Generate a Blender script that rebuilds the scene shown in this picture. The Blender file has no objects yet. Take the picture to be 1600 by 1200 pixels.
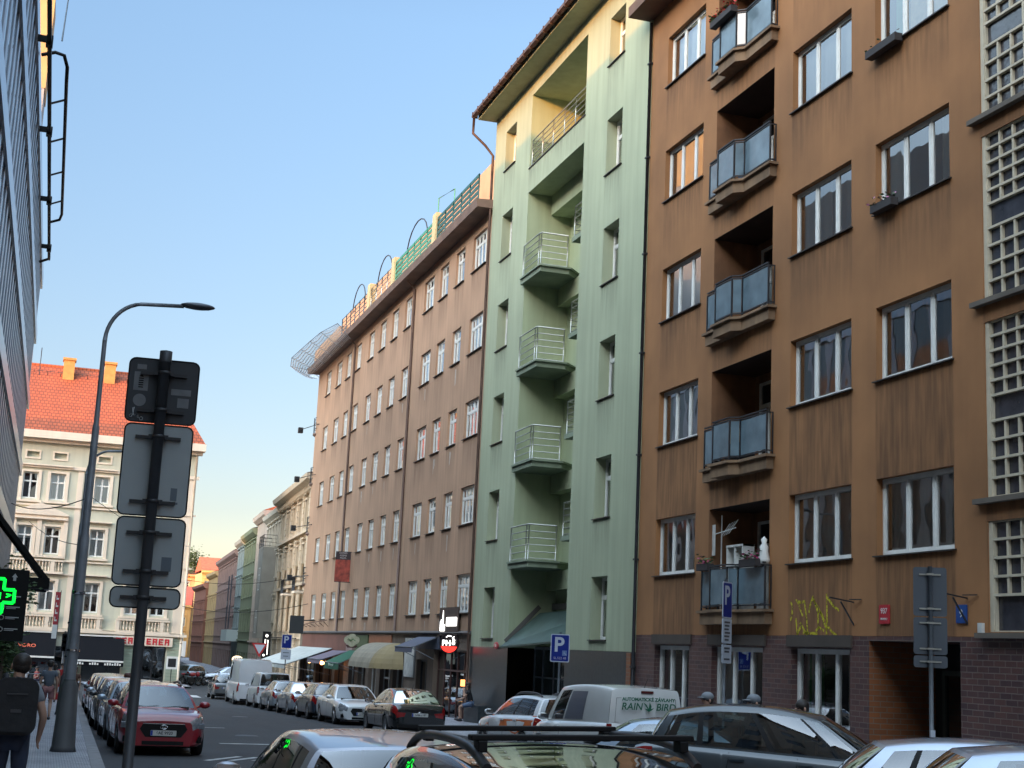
import bpy, bmesh, math, random
from mathutils import Vector, Matrix
random.seed(7)
SC = bpy.context.scene
COL = SC.collection
R = math.radians
PI = math.pi
def gz(Y):
    return -.0215*min(Y, 80)
# ------------------------------------------------------------------ materials
MATS = {}
def M(name, col, rough=.7, metal=0, var=0, scale=1.2, bump=0, bscale=30, streak=0, coat=0, emit=0, dirt=0, rnd=0, spec=None):
    if name in MATS: return MATS[name]
    m = bpy.data.materials.new(name); m.use_nodes = True
    nt = m.node_tree; N = nt.nodes; Lk = nt.links
    b = N['Principled BSDF']
    b.inputs['Base Color'].default_value = (*col, 1)
    b.inputs['Roughness'].default_value = rough
    b.inputs['Metallic'].default_value = metal
    if coat: b.inputs['Coat Weight'].default_value = coat; b.inputs['Coat Roughness'].default_value = .03
    if spec is not None: b.inputs['Specular IOR Level'].default_value = spec
    if emit:
        b.inputs['Emission Color'].default_value = (*col, 1); b.inputs['Emission Strength'].default_value = emit
    tc = N.new('ShaderNodeTexCoord')
    cur = None
    def mul(fac_socket, lo, hi, fmin=.3, fmax=.7):
        nonlocal cur
        mr = N.new('ShaderNodeMapRange'); mr.inputs[1].default_value = fmin; mr.inputs[2].default_value = fmax
        mr.inputs[3].default_value = lo; mr.inputs[4].default_value = hi
        Lk.new(fac_socket, mr.inputs[0])
        mx = N.new('ShaderNodeMix'); mx.data_type = 'RGBA'; mx.blend_type = 'MULTIPLY'; mx.inputs[0].default_value = 1
        if cur is None: mx.inputs[6].default_value = (*col, 1)
        else: Lk.new(cur, mx.inputs[6])
        Lk.new(mr.outputs[0], mx.inputs[7]); cur = mx.outputs[2]
    if var:
        n = N.new('ShaderNodeTexNoise'); n.inputs['Scale'].default_value = scale; n.inputs['Detail'].default_value = 6
        Lk.new(tc.outputs['Object'], n.inputs['Vector']); mul(n.outputs[0], 1-var, 1+var)
    if streak:
        mp = N.new('ShaderNodeMapping'); mp.inputs['Scale'].default_value = (2.2, 2.2, .16)
        n = N.new('ShaderNodeTexNoise'); n.inputs['Scale'].default_value = 1.5; n.inputs['Detail'].default_value = 5
        Lk.new(tc.outputs['Object'], mp.inputs[0]); Lk.new(mp.outputs[0], n.inputs['Vector']); mul(n.outputs[0], 1-streak, 1+streak*.4)
    if rnd:
        oi = N.new('ShaderNodeObjectInfo'); mul(oi.outputs['Random'], 1-rnd, 1+rnd, 0, 1)
    if dirt:
        at = N.new('ShaderNodeAttribute'); at.attribute_name = 'dirt'
        mp = N.new('ShaderNodeMapping'); mp.inputs['Scale'].default_value = (5, 5, .5)
        n = N.new('ShaderNodeTexNoise'); n.inputs['Scale'].default_value = 1.6; n.inputs['Detail'].default_value = 4
        Lk.new(tc.outputs['Object'], mp.inputs[0]); Lk.new(mp.outputs[0], n.inputs['Vector'])
        mr = N.new('ShaderNodeMapRange'); mr.inputs[1].default_value = .25; mr.inputs[2].default_value = .65; Lk.new(n.outputs[0], mr.inputs[0])
        mt = N.new('ShaderNodeMath'); mt.operation = 'MULTIPLY'; Lk.new(at.outputs['Fac'], mt.inputs[0]); Lk.new(mr.outputs[0], mt.inputs[1])
        mul(mt.outputs[0], 1, 1-dirt, 0, 1)
    if cur: Lk.new(cur, b.inputs['Base Color'])
    if bump:
        n = N.new('ShaderNodeTexNoise'); n.inputs['Scale'].default_value = bscale; n.inputs['Detail'].default_value = 4
        Lk.new(tc.outputs['Object'], n.inputs['Vector'])
        bp = N.new('ShaderNodeBump'); bp.inputs['Strength'].default_value = bump; bp.inputs['Distance'].default_value = .02
        Lk.new(n.outputs[0], bp.inputs['Height']); Lk.new(bp.outputs[0], b.inputs['Normal'])
    MATS[name] = m
    return m
def brickmat(name, c1, c2, mortar, bw, bh, ms, rough=.6, bump=.4, plane='xz', offset=.5, var=.15):
    if name in MATS: return MATS[name]
    m = bpy.data.materials.new(name); m.use_nodes = True
    nt = m.node_tree; N = nt.nodes; Lk = nt.links; b = N['Principled BSDF']; b.inputs['Roughness'].default_value = rough
    tc = N.new('ShaderNodeTexCoord'); sp = N.new('ShaderNodeSeparateXYZ'); Lk.new(tc.outputs['Object'], sp.inputs[0])
    cb = N.new('ShaderNodeCombineXYZ')
    if plane == 'xz':
        ad = N.new('ShaderNodeMath'); ad.operation = 'ADD'; Lk.new(sp.outputs[0], ad.inputs[0]); Lk.new(sp.outputs[1], ad.inputs[1])
        Lk.new(ad.outputs[0], cb.inputs[0]); Lk.new(sp.outputs[2], cb.inputs[1])
    else:
        Lk.new(sp.outputs[0], cb.inputs[0]); Lk.new(sp.outputs[1], cb.inputs[1])
    br = N.new('ShaderNodeTexBrick'); br.offset = offset
    br.inputs['Color1'].default_value = (*c1, 1); br.inputs['Color2'].default_value = (*c2, 1); br.inputs['Mortar'].default_value = (*mortar, 1)
    br.inputs['Scale'].default_value = 1; br.inputs['Mortar Size'].default_value = ms
    br.inputs['Brick Width'].default_value = bw; br.inputs['Row Height'].default_value = bh
    Lk.new(cb.outputs[0], br.inputs['Vector'])
    n = N.new('ShaderNodeTexNoise'); n.inputs['Scale'].default_value = .9; n.inputs['Detail'].default_value = 5; Lk.new(tc.outputs['Object'], n.inputs['Vector'])
    mr = N.new('ShaderNodeMapRange'); mr.inputs[1].default_value = .3; mr.inputs[2].default_value = .7; mr.inputs[3].default_value = 1-var; mr.inputs[4].default_value = 1+var
    Lk.new(n.outputs[0], mr.inputs[0])
    mx = N.new('ShaderNodeMix'); mx.data_type = 'RGBA'; mx.blend_type = 'MULTIPLY'; mx.inputs[0].default_value = 1
    Lk.new(br.outputs[0], mx.inputs[6]); Lk.new(mr.outputs[0], mx.inputs[7]); Lk.new(mx.outputs[2], b.inputs['Base Color'])
    bp = N.new('ShaderNodeBump'); bp.inputs['Strength'].default_value = bump; bp.inputs['Distance'].default_value = .02; bp.invert = True
    Lk.new(br.outputs['Fac'], bp.inputs['Height']); Lk.new(bp.outputs[0], b.inputs['Normal'])
    MATS[name] = m
    return m
def glassmat(name, tint, k=2., base=.04, wob=.0, rough=.01):
    if name in MATS: return MATS[name]
    m = bpy.data.materials.new(name); m.use_nodes = True
    nt = m.node_tree; N = nt.nodes; Lk = nt.links; N.remove(N['Principled BSDF'])
    out = N['Material Output']
    tr = N.new('ShaderNodeBsdfTransparent'); tr.inputs[0].default_value = (*tint, 1)
    gl = N.new('ShaderNodeBsdfGlossy'); gl.inputs['Roughness'].default_value = rough; gl.inputs[0].default_value = (.95, .97, 1, 1)
    lw = N.new('ShaderNodeFresnel'); lw.inputs[0].default_value = 1.5
    ma = N.new('ShaderNodeMath'); ma.operation = 'MULTIPLY_ADD'; ma.use_clamp = True; ma.inputs[1].default_value = k; ma.inputs[2].default_value = base
    Lk.new(lw.outputs[0], ma.inputs[0])
    mx = N.new('ShaderNodeMixShader'); Lk.new(ma.outputs[0], mx.inputs[0]); Lk.new(tr.outputs[0], mx.inputs[1]); Lk.new(gl.outputs[0], mx.inputs[2]); Lk.new(mx.outputs[0], out.inputs[0])
    if wob:
        tc = N.new('ShaderNodeTexCoord'); n = N.new('ShaderNodeTexNoise'); n.inputs['Scale'].default_value = 1.3; n.inputs['Detail'].default_value = 1
        oi = N.new('ShaderNodeObjectInfo'); va = N.new('ShaderNodeVectorMath'); va.operation = 'ADD'
        Lk.new(tc.outputs['Object'], va.inputs[0]); Lk.new(oi.outputs['Location'], va.inputs[1]); Lk.new(va.outputs[0], n.inputs['Vector'])
        bp = N.new('ShaderNodeBump'); bp.inputs['Strength'].default_value = wob; bp.inputs['Distance'].default_value = .05
        Lk.new(n.outputs[0], bp.inputs['Height']); Lk.new(bp.outputs[0], gl.inputs['Normal']); Lk.new(bp.outputs[0], lw.inputs['Normal'])
    MATS[name] = m
    return m
# ------------------------------------------------------------------ mesh collector
class MB:
    def __init__(s): s.v = []; s.f = []; s.m = []; s.sm = []; s.mi = 0; s.smooth = False; s.dirt = None
    def face(s, idx): s.f.append(tuple(idx)); s.m.append(s.mi); s.sm.append(s.smooth)
    def poly(s, pts):
        n = len(s.v); s.v += [tuple(p) for p in pts]; s.face(range(n, n+len(pts)))
    def box(s, x0, x1, y0, y1, z0, z1):
        n = len(s.v)
        s.v += [(x, y, z) for z in (z0, z1) for y in (y0, y1) for x in (x0, x1)]
        for q in ((0,2,3,1),(4,5,7,6),(0,1,5,4),(2,6,7,3),(0,4,6,2),(1,3,7,5)): s.face([n+i for i in q])
        return s
    def cbox(s, c, d, rot=None):
        n = len(s.v)
        for z in (-.5,.5):
            for y in (-.5,.5):
                for x in (-.5,.5):
                    p = Vector((x*d[0], y*d[1], z*d[2]))
                    if rot: p = rot @ p
                    s.v.append(tuple(p+Vector(c)))
        for q in ((0,2,3,1),(4,5,7,6),(0,1,5,4),(2,6,7,3),(0,4,6,2),(1,3,7,5)): s.face([n+i for i in q])
        return s
    def bar(s, a, b, w, h=None):
        a = Vector(a); b = Vector(b); h = h or w
        d = b-a; L = d.length
        if L < 1e-6: return s
        q = d.to_track_quat('X', 'Z').to_matrix()
        return s.cbox((a+b)/2, (L, w, h), q)
    def prism(s, outl, a0, a1, axis='y'):
        def P(p, a): return (p[0], a, p[1]) if axis == 'y' else ((a, p[0], p[1]) if axis == 'x' else (p[0], p[1], a))
        n = len(s.v); k = len(outl)
        s.v += [P(p, a0) for p in outl]+[P(p, a1) for p in outl]
        s.face(range(n, n+k)); s.face([n+k+i for i in reversed(range(k))])
        for i in range(k): s.face((n+i, n+(i+1)%k, n+k+(i+1)%k, n+k+i))
        return s
    def tube(s, pts, r, n=8, caps=True):
        pts = [Vector(p) for p in pts]; k = len(pts)
        rs = r if isinstance(r, (list, tuple)) else [r]*k
        base = len(s.v); up = None
        for i, p in enumerate(pts):
            d = (pts[min(i+1, k-1)]-pts[max(i-1, 0)]).normalized()
            if up is None: up = Vector((0, 0, 1)) if abs(d.z) < .9 else Vector((1, 0, 0))
            a = d.cross(up).normalized(); b = d.cross(a).normalized(); up = -b if False else up
            if abs(d.dot(up)) > .97: up = Vector((0, 1, 0)) if abs(d.y) < .9 else Vector((1, 0, 0)); a = d.cross(up).normalized(); b = d.cross(a).normalized()
            for j in range(n):
                t = 2*PI*j/n
                s.v.append(tuple(p+a*(math.cos(t)*rs[i])+b*(math.sin(t)*rs[i])))
        sm = s.smooth; s.smooth = True
        for i in range(k-1):
            for j in range(n):
                s.face((base+i*n+j, base+i*n+(j+1)%n, base+(i+1)*n+(j+1)%n, base+(i+1)*n+j))
        s.smooth = sm
        if caps: s.face([base+j for j in range(n)]); s.face([base+(k-1)*n+j for j in reversed(range(n))])
        return s
    def lathe(s, prof, n=16, c=(0,0,0), axis='z', arc=2*PI):
        base = len(s.v); k = len(prof); full = abs(arc-2*PI) < 1e-6; cols = n if full else n+1
        for j in range(cols):
            t = arc*j/n
            for (r, z) in prof:
                x, y = r*math.cos(t), r*math.sin(t)
                p = (x, y, z) if axis == 'z' else ((z, x, y) if axis == 'x' else (x, z, y))
                s.v.append((p[0]+c[0], p[1]+c[1], p[2]+c[2]))
        sm = s.smooth; s.smooth = True
        for j in range(n):
            j2 = (j+1) % cols
            for i in range(k-1): s.face((base+j*k+i, base+j2*k+i, base+j2*k+i+1, base+j*k+i+1))
        s.smooth = sm
        return s
    def ell(s, c, r, n=12, m=8, cut=None):
        prof = [(math.sin(PI*i/m), -math.cos(PI*i/m)) for i in range(m+1)]
        base = len(s.v); s.lathe(prof, n)
        for i in range(base, len(s.v)):
            x, y, z = s.v[i]
            s.v[i] = (c[0]+x*r[0], c[1]+y*r[1], c[2]+z*r[2])
        return s
    def build(s, name, mats, parent=None, loc=None, rz=None, bevel=0):
        me = bpy.data.meshes.new(name); me.from_pydata(s.v, [], s.f)
        if not isinstance(mats, (list, tuple)): mats = [mats]
        for m in mats: me.materials.append(m)
        me.polygons.foreach_set('material_index', s.m); me.polygons.foreach_set('use_smooth', s.sm)
        if s.dirt is not None:
            at = me.attributes.new('dirt', 'FLOAT', 'POINT'); at.data.foreach_set('value', s.dirt+[0.]*(len(s.v)-len(s.dirt)))
        me.update()
        o = bpy.data.objects.new(name, me); COL.objects.link(o)
        if parent: o.parent = parent
        if loc: o.location = loc
        if rz is not None: o.rotation_euler.z = rz
        if bevel:
            bv = o.modifiers.new('b', 'BEVEL'); bv.width = bevel; bv.segments = 2; bv.limit_method = 'ANGLE'
        return o
def tag(o, label=None, cat=None, group=None, kind=None):
    if label: o['label'] = label
    if cat: o['category'] = cat
    if group: o['group'] = group
    if kind: o['kind'] = kind
    return o
def empty(name, loc=(0,0,0), rz=0, label=None, cat=None, group=None):
    o = bpy.data.objects.new(name, None); COL.objects.link(o); o.location = loc; o.rotation_euler.z = rz
    o.empty_display_size = .2
    return tag(o, label, cat, group)
def dup(o, parent, loc=None, rz=None):
    c = o.copy(); COL.objects.link(c); c.parent = parent
    if loc is not None: c.location = loc
    if rz is not None: c.rotation_euler.z = rz
    return c
def copytree(o, parent=None):
    c = o.copy(); COL.objects.link(c); c.parent = parent
    for ch in KIDS.get(o.name, [x for x in o.children]): copytree(ch, c)
    return c
KIDS = {}
def text(body, size, mat, parent, loc, rot=(PI/2, 0, 0), ext=.002, align='CENTER', name='lettering', bold=0, sx=1):
    cu = bpy.data.curves.new(name, 'FONT'); cu.body = body; cu.size = size; cu.extrude = ext; cu.align_x = align; cu.align_y = 'CENTER'
    if bold: cu.offset = bold
    cu.materials.append(mat)
    o = bpy.data.objects.new(name, cu); COL.objects.link(o); o.parent = parent; o.location = loc; o.rotation_euler = rot; o.scale.x = sx
    return o
def rrect(x0, x1, z0, z1, r, n=4):
    pts = []
    for cx, cz, a in ((x1-r, z1-r, 0), (x0+r, z1-r, 90), (x0+r, z0+r, 180), (x1-r, z0+r, 270)):
        for i in range(n+1):
            t = R(a+90*i/n); pts.append((cx+r*math.cos(t), cz+r*math.sin(t)))
    return pts
# ------------------------------------------------------------------ common materials
white = M('white_frame_paint', (.72,.72,.68), .45, var=.08, scale=4)
greywhite = M('weathered_white_paint', (.55,.55,.52), .55, var=.15, scale=5)
darkmetal = M('dark_metal', (.022,.023,.026), .5, .2, var=.2, scale=6)
greymetal = M('galvanised_metal', (.16,.18,.2), .5, .35, var=.18, scale=5, bump=.05)
steel = M('brushed_steel', (.42,.42,.38), .35, .8, var=.1)
sillm = M('dark_sill_sheet', (.05,.042,.036), .5, .3, var=.2)
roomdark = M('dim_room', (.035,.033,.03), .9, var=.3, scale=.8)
pane = glassmat('window_glass', (.9,.93,.92), 2.6, .07, wob=.06)
paned = glassmat('dark_window_glass', (.45,.5,.5), 2.0, .04, wob=.04)
curt = M('sheer_curtain', (.66,.66,.63), .9, rnd=.35)
curtd = M('grey_curtain', (.5,.5,.48), .9, rnd=.3)
blk = M('black_plastic', (.008,.008,.009), .55, spec=.2)
chrome = M('chrome', (.7,.7,.72), .12, 1)
rubber = M('tyre_rubber', (.015,.015,.016), .8)
# ------------------------------------------------------------------ facade tools. local frame: x along the facade, y inwards, z up
def frame_empty(name, x0, y0, x1, y1, label, cat, group=None):
    """facade runs from (x0,y0) to (x1,y1); the inside lies to its left-hand rotated side so that local +y points inwards"""
    a = math.atan2(y1-y0, x1-x0)
    e = empty(name, (x0, y0, 0), a, label, cat, group)
    return e, math.hypot(x1-x0, y1-y0)
def wall(e, W, z0, z1, ops, mat, D=10, name='wall', dirt=.9, sides=True, extra=None, streaklen=1.7, grime=-9, inset=.1):
    """ops: (u0,u1,v0,v1,depth,back)"""
    b = MB(); us = {0, W}; vs = {z0, z1}
    for o in ops:
        for u in (o[0], o[1], o[0]-inset, o[1]+inset):
            if 0 < u < W: us.add(round(u, 4))
        for v in (o[2], o[3], o[2]-.3, o[2]-.9, o[2]-streaklen):
            if z0 < v < z1: vs.add(round(v, 4))
    us = sorted(us); vs = sorted(vs)
    def dd(u, v):
        s = 0
        for o in ops:
            if o[0]-.01 <= u <= o[1]+.01 and v < o[2]+.01:
                if o[2] < grime and o[2]-v < 2.6: s = max(s, .95)
                elif o[2]-v < streaklen: s = max(s, 1-(o[2]-v)/streaklen)
        return s
    idx = {}; dl = []
    for j, v in enumerate(vs):
        for i, u in enumerate(us):
            idx[i, j] = len(b.v); b.v.append((u, 0, v)); dl.append(dd(u, v))
    for j in range(len(vs)-1):
        for i in range(len(us)-1):
            cu, cv = (us[i]+us[i+1])/2, (vs[j]+vs[j+1])/2
            if any(o[0] < cu < o[1] and o[2] < cv < o[3] for o in ops): continue
            b.face((idx[i,j], idx[i+1,j], idx[i+1,j+1], idx[i,j+1]))
    b.dirt = dl
    for (u0,u1,v0,v1,d,back) in ops:
        if d:
            b.poly([(u0,0,v0),(u0,d,v0),(u0,d,v1),(u0,0,v1)]); b.poly([(u1,0,v0),(u1,0,v1),(u1,d,v1),(u1,d,v0)])
            b.poly([(u0,0,v1),(u0,d,v1),(u1,d,v1),(u1,0,v1)]); b.poly([(u0,0,v0),(u1,0,v0),(u1,d,v0),(u0,d,v0)])
            if back: b.poly([(u0,d,v0),(u1,d,v0),(u1,d,v1),(u0,d,v1)])
    if sides:
        b.poly([(0,0,z0),(0,0,z1),(0,D,z1),(0,D,z0)]); b.poly([(W,0,z0),(W,D,z0),(W,D,z1),(W,0,z1)]); b.poly([(0,D,z0),(0,D,z1),(W,D,z1),(W,D,z0)])
    if extra: extra(b)
    return b.build(name, mat, e)
WM = {}
def win(e, u0, u1, v0, v1, d=.14, mull=(.5,), trans=(), fw=.055, sash=.035, cur=None, sill=True, glass=None, frm=None, sillp=.07, name='window', cmat=None, fd=.07, halfm=None, sillover=.06):
    """a window: frame mesh with children pane, curtain, sill"""
    w, h = round(u1-u0, 2), round(v1-v0, 2)
    glass = glass or pane; frm = frm or white
    key = (w, h, tuple(mull), tuple(trans), fw, sash, frm.name, fd, halfm)
    if key not in WM:
        b = MB(); b.box(0, w, 0, fd, 0, fw).box(0, w, 0, fd, h-fw, h).box(0, fw, 0, fd, fw, h-fw).box(w-fw, w, 0, fd, fw, h-fw)
        xs = [fw]+[w*m for m in mull]+[w-fw]; zs = [fw]+[h*t for t in trans]+[h-fw]
        for m in mull: b.box(w*m-fw*.55, w*m+fw*.55, .002, fd-.002, fw, h-fw)
        for t in trans:
            for i in range(len(xs)-1): b.box(xs[i]+(fw*.55 if i else 0), xs[i+1]-(fw*.55 if i < len(xs)-2 else 0), .004, fd-.004, h*t-fw*.5, h*t+fw*.5)
        if sash:
            for i in range(len(xs)-1):
                for j in range(len(zs)-1):
                    a0 = xs[i]+(fw*.55 if i else 0); a1 = xs[i+1]-(fw*.55 if i < len(xs)-2 else 0); c0 = zs[j]+(fw*.5 if j else 0); c1 = zs[j+1]-(fw*.5 if j < len(zs)-2 else 0)
                    b.box(a0, a0+sash, .012, fd-.01, c0, c1).box(a1-sash, a1, .012, fd-.01, c0, c1).box(a0+sash, a1-sash, .012, fd-.01, c0, c0+sash).box(a0+sash, a1-sash, .012, fd-.01, c1-sash, c1)
        WM[key] = b
        p = MB(); p.poly([(0,0,0),(w,0,0),(w,0,h),(0,0,h)]); WM[key+('p',)] = p
        me = b.build('window', frm); WM[key+('o',)] = me.data; bpy.data.objects.remove(me)
        pe = p.build('pane', glass); WM[key+('po',)] = pe.data; bpy.data.objects.remove(pe)
    o = bpy.data.objects.new(name, WM[key+('o',)]); COL.objects.link(o); o.parent = e; o.location = (u0, d, v0)
    pk = key+('pg', glass.name)
    if pk not in WM:
        t = WM[key+('p',)].build('pane', glass); WM[pk] = t.data; bpy.data.objects.remove(t)
    p = bpy.data.objects.new('pane', WM[pk]); COL.objects.link(p); p.parent = o; p.location = (0, fd*.5, 0)
    p.rotation_euler = (random.uniform(-.004,.004), 0, random.uniform(-.004,.004))
    if cur is None: cur = random.choice((0,1,2,0,3,1))
    if cur < 4:
        ck = ('c', w, h, cur, (cmat or curt).name)
        if ck not in WM:
            b = MB(); b.smooth = True
            segs = {0: [(0.02,.98,0)], 1: [(0.0,.28,0),(.74,1,0)], 2: [(0,.5,0),(.62,1,.0)], 3: [(.03,.97,.55)]}[cur]
            for (a, c, zb) in segs:
                n = max(6, int(w*(c-a)*16)); base = len(b.v)
                for i in range(n+1):
                    x = w*(a+(c-a)*i/n); yy = .035*math.sin(i*2.1)+.012*math.sin(i*.7)
                    b.v.append((x, yy, h*zb)); b.v.append((x, yy*.6, h-.03))
                for i in range(n): b.face((base+2*i, base+2*i+2, base+2*i+3, base+2*i+1))
            t = b.build('curtain', cmat or curt); WM[ck] = t.data; bpy.data.objects.remove(t)
        c = bpy.data.objects.new('curtain', WM[ck]); COL.objects.link(c); c.parent = o; c.location = (0, fd+.10, 0)
    if sill:
        sk = ('s', w, d, sillp, sillover)
        if sk not in WM:
            b = MB(); b.prism([(-sillp, -.035), (-sillp, -.01), (d+.0, .02), (d, -.005), (-sillp+.02, -.035)], -sillover, w+sillover, 'x')
            t = b.build('sill', sillm); WM[sk] = t.data; bpy.data.objects.remove(t)
        c = bpy.data.objects.new('sill', WM[sk]); COL.objects.link(c); c.parent = o; c.location = (0, -d, 0)
    return o
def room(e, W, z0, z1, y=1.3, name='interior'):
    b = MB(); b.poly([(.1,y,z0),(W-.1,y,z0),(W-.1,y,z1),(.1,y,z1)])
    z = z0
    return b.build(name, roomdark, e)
def railing(b, pts, zt, zb, n=5, r=.016, post=.02):
    """posts at every point, horizontal rails between"""
    for p in pts: b.tube([(p[0],p[1],zb),(p[0],p[1],zt)], post, 6)
    for k in range(n):
        z = zb+.06+(zt-zb-.06)*k/(n-1)
        b.tube([(p[0],p[1],z) for p in pts], r if k < n-1 else r*1.5, 6)
    return b
# ================================================================== BROWN HOUSE
brownp = M('brown_plaster', (.30,.137,.052), .85, var=.24, scale=.42, streak=.06, dirt=.5, bump=.15, bscale=60)
brownr = M('brown_plaster_smooth', (.25,.125,.05), .85, var=.14, scale=.9, streak=.1)
brick = brickmat('purple_brick', (.11,.05,.042), (.06,.032,.034), (.13,.10,.085), .3, .105, .008, .45)
obrick = brickmat('orange_brick', (.25,.085,.03), (.19,.07,.03), (.16,.13,.1), .3, .105, .008, .45)
YB, WB = 35.95, 27.0
eb, _ = frame_empty('apartment_house', 15.2, YB, 15.2, YB-WB, 'brown plastered apartment house with glazed balconies and a dark brick ground floor', 'building')
T = [5.435, 8.9, 12.365, 15.83, 19.25]
colsB = [(1.15,3.6), (8.4,10.95), (11.88,14.4)]
LG = (4.4, 7.5)
ops = []
for t in T:
    for a, b_ in colsB: ops.append((a, b_, t-1.5, t, .14, False))
    ops.append((LG[0], LG[1], t-2.5, t, 0, False))
GR = [(2.47,4.35), (4.76,7.87), (8.28,11.33), (11.72,14.8), (15.15,18.3)]
for g in GR: ops.append((15.35, 20.2, g[0], g[1], .22, False))
for t in T:
    for a in (21.2, 24.2): ops.append((a, a+2.3, t-1.5, t, .14, False))
wall(eb, WB, 2.39, 20.3, ops, brownp, 14, grime=7.6, inset=.05)
logm = M('loggia_shaded_plaster', (.20,.095,.045), .9, var=.35, scale=1.2, streak=.25)  # darker than the facade brown: loggia shade put into the plaster colour
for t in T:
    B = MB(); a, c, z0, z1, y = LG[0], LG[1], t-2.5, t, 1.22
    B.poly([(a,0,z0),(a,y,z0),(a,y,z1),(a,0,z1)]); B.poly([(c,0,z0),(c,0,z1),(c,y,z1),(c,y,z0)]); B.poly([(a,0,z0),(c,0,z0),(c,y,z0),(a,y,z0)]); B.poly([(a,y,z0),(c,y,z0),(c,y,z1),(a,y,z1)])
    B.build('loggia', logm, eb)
    B = MB(); B.poly([(a,0,z1-.002),(a,y,z1-.002),(c,y,z1-.002),(c,0,z1-.002)]); B.build('loggia_ceiling', M('shaded_ceiling', (.035,.022,.018), .95, var=.3), eb)  # near-black ceiling: the deep shade of the loggia is in its colour
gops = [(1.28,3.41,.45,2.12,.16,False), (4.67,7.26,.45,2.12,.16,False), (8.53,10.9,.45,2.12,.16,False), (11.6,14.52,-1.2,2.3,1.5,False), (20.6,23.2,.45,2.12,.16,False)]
wall(eb, WB, -1.3, 2.385, gops, brick, 14, name='brick_plinth')
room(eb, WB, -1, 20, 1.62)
B = MB()   # lintel slabs above ground floor windows, ledges of the stair glazing, door recess lining
for a, c in ((1.15,3.55), (4.5,7.4), (8.4,11.0)): B.box(a, c, -.05, 0, 2.16, 2.40)
B.build('window_lintel', M('dark_lintel', (.06,.045,.035), .8, var=.2), eb)
B = MB()
for g in GR: B.box(15.1, 20.45, -.13, .0, g[0]-.11, g[0]-.02)

B.build('ledge', M('ledge_stone', (.12,.1,.08), .8, var=.2), eb)
B = MB(); B.poly([(11.604,.0,-1.2),(11.604,1.5,-1.2),(11.604,1.5,2.29),(11.604,.0,2.29)]); B.build('door_reveal', obrick, eb)
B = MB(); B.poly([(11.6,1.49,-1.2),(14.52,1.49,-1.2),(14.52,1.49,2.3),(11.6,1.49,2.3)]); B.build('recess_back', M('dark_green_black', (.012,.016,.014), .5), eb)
B = MB()
for x in (12.0,12.9,13.1,14.0): B.box(x-.05, x+.05, 1.4, 1.48, -1.1, 1.7)
B.box(11.95,14.05,1.4,1.48,1.7,1.8); d_ = B.build('entrance_door', M('door_frame', (.05,.06,.05), .5), eb)
B = MB(); B.poly([(12.05,1.44,-.9),(13.95,1.44,-.9),(13.95,1.44,1.7),(12.05,1.44,1.7)]); B.build('door_glass', paned, d_)
greenwall = M('green_room_wall', (.05,.22,.06), .8)
for i, (a, c) in enumerate(((1.28,3.41),(4.67,7.26),(8.53,10.9),(20.6,23.2))):
    win(eb, a, c, .45, 2.12, .16, (.34,.68), (), .1, 0, cur=(1,1,1,0)[i], sill=True, glass=pane, fd=.09, cmat=curtd)
B = MB(); B.box(8.7, 9.3, .35, .37, .4, 2.1); B.build('green_blind', greenwall, eb)
cb = [[3,0,1],[1,0,2],[0,2,1],[0,1,1],[0,1,0]]
for r, t in enumerate(T):
    for k, (a, c) in enumerate(colsB):
        cc = [(0,0,0),(0,0,0),(0,2,1),(0,0,4),(0,0,0)][r][k]
        win(eb, a, c, t-1.5, t, .14, (.34,.68), (), .06, .04, cur=cc, cmat=curt if (r+k) % 3 else curtd)
    for a in (21.2,24.2): win(eb, a, a+2.3, t-1.5, t, .14, (.34,.68), (), .06, .04)
# coloured sheets behind a pane of the third column
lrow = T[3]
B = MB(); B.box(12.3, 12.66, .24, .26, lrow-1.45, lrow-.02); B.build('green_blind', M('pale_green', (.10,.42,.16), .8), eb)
B = MB(); B.box(12.8, 14.35, .24, .255, lrow-1.45, lrow-.02); B.build('cream_reflection', M('cream_reflection', (.85,.62,.32), .8, var=.1, scale=6), eb)  # warm sheet painting in the reflection of a sunlit house opposite
# stair glazing
gridm = M('cream_grid_paint', (.50,.44,.33), .7, var=.12, scale=4)
blockglass = M('ribbed_dark_glass', (.045,.045,.055), .12, var=.35, scale=3, bump=.3, bscale=9, spec=.8)
for g in GR:
    B = MB(); x0, x1 = 15.35, 20.2; z0, z1 = g; h = z1-z0
    nc = 13; cw = (x1-x0-.1)/nc
    zs = []
    if h < 2: zl = [z0, z0+.62]+[z0+.62+(h-.62)*k/4 for k in range(1,5)]
    else:
        up = (h-.45)*.5; zl = [z0+up*k/4.0 for k in range(5)]+[z0+up+.45+up*k/5.0 for k in range(6)]
    vent = (z0, z0+.62) if h < 2 else (z0+up, z0+up+.45)
    for z in zl: B.box(x0, x1, .03, .13, z-.022, z+.022)
    B.box(x0, x0+.1, .02, .14, z0, z1)
    for k in range(nc+1):
        x = x0+.1+cw*k
        full = k % 3 == 0
        for a, c in ((z0, vent[0]), (vent[1], z1)):
            if c-a > .1: B.box(x-.022, x+.022, .04, .12, a, c)
        if full: B.box(x-.03, x+.03, .035, .125, vent[0], vent[1])
    w_ = B.build('stair_window', gridm, eb)
    B = MB(); B.poly([(x0,.1,z0),(x1,.1,z0),(x1,.1,z1),(x0,.1,z1)]); B.build('pane', blockglass, w_)
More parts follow.
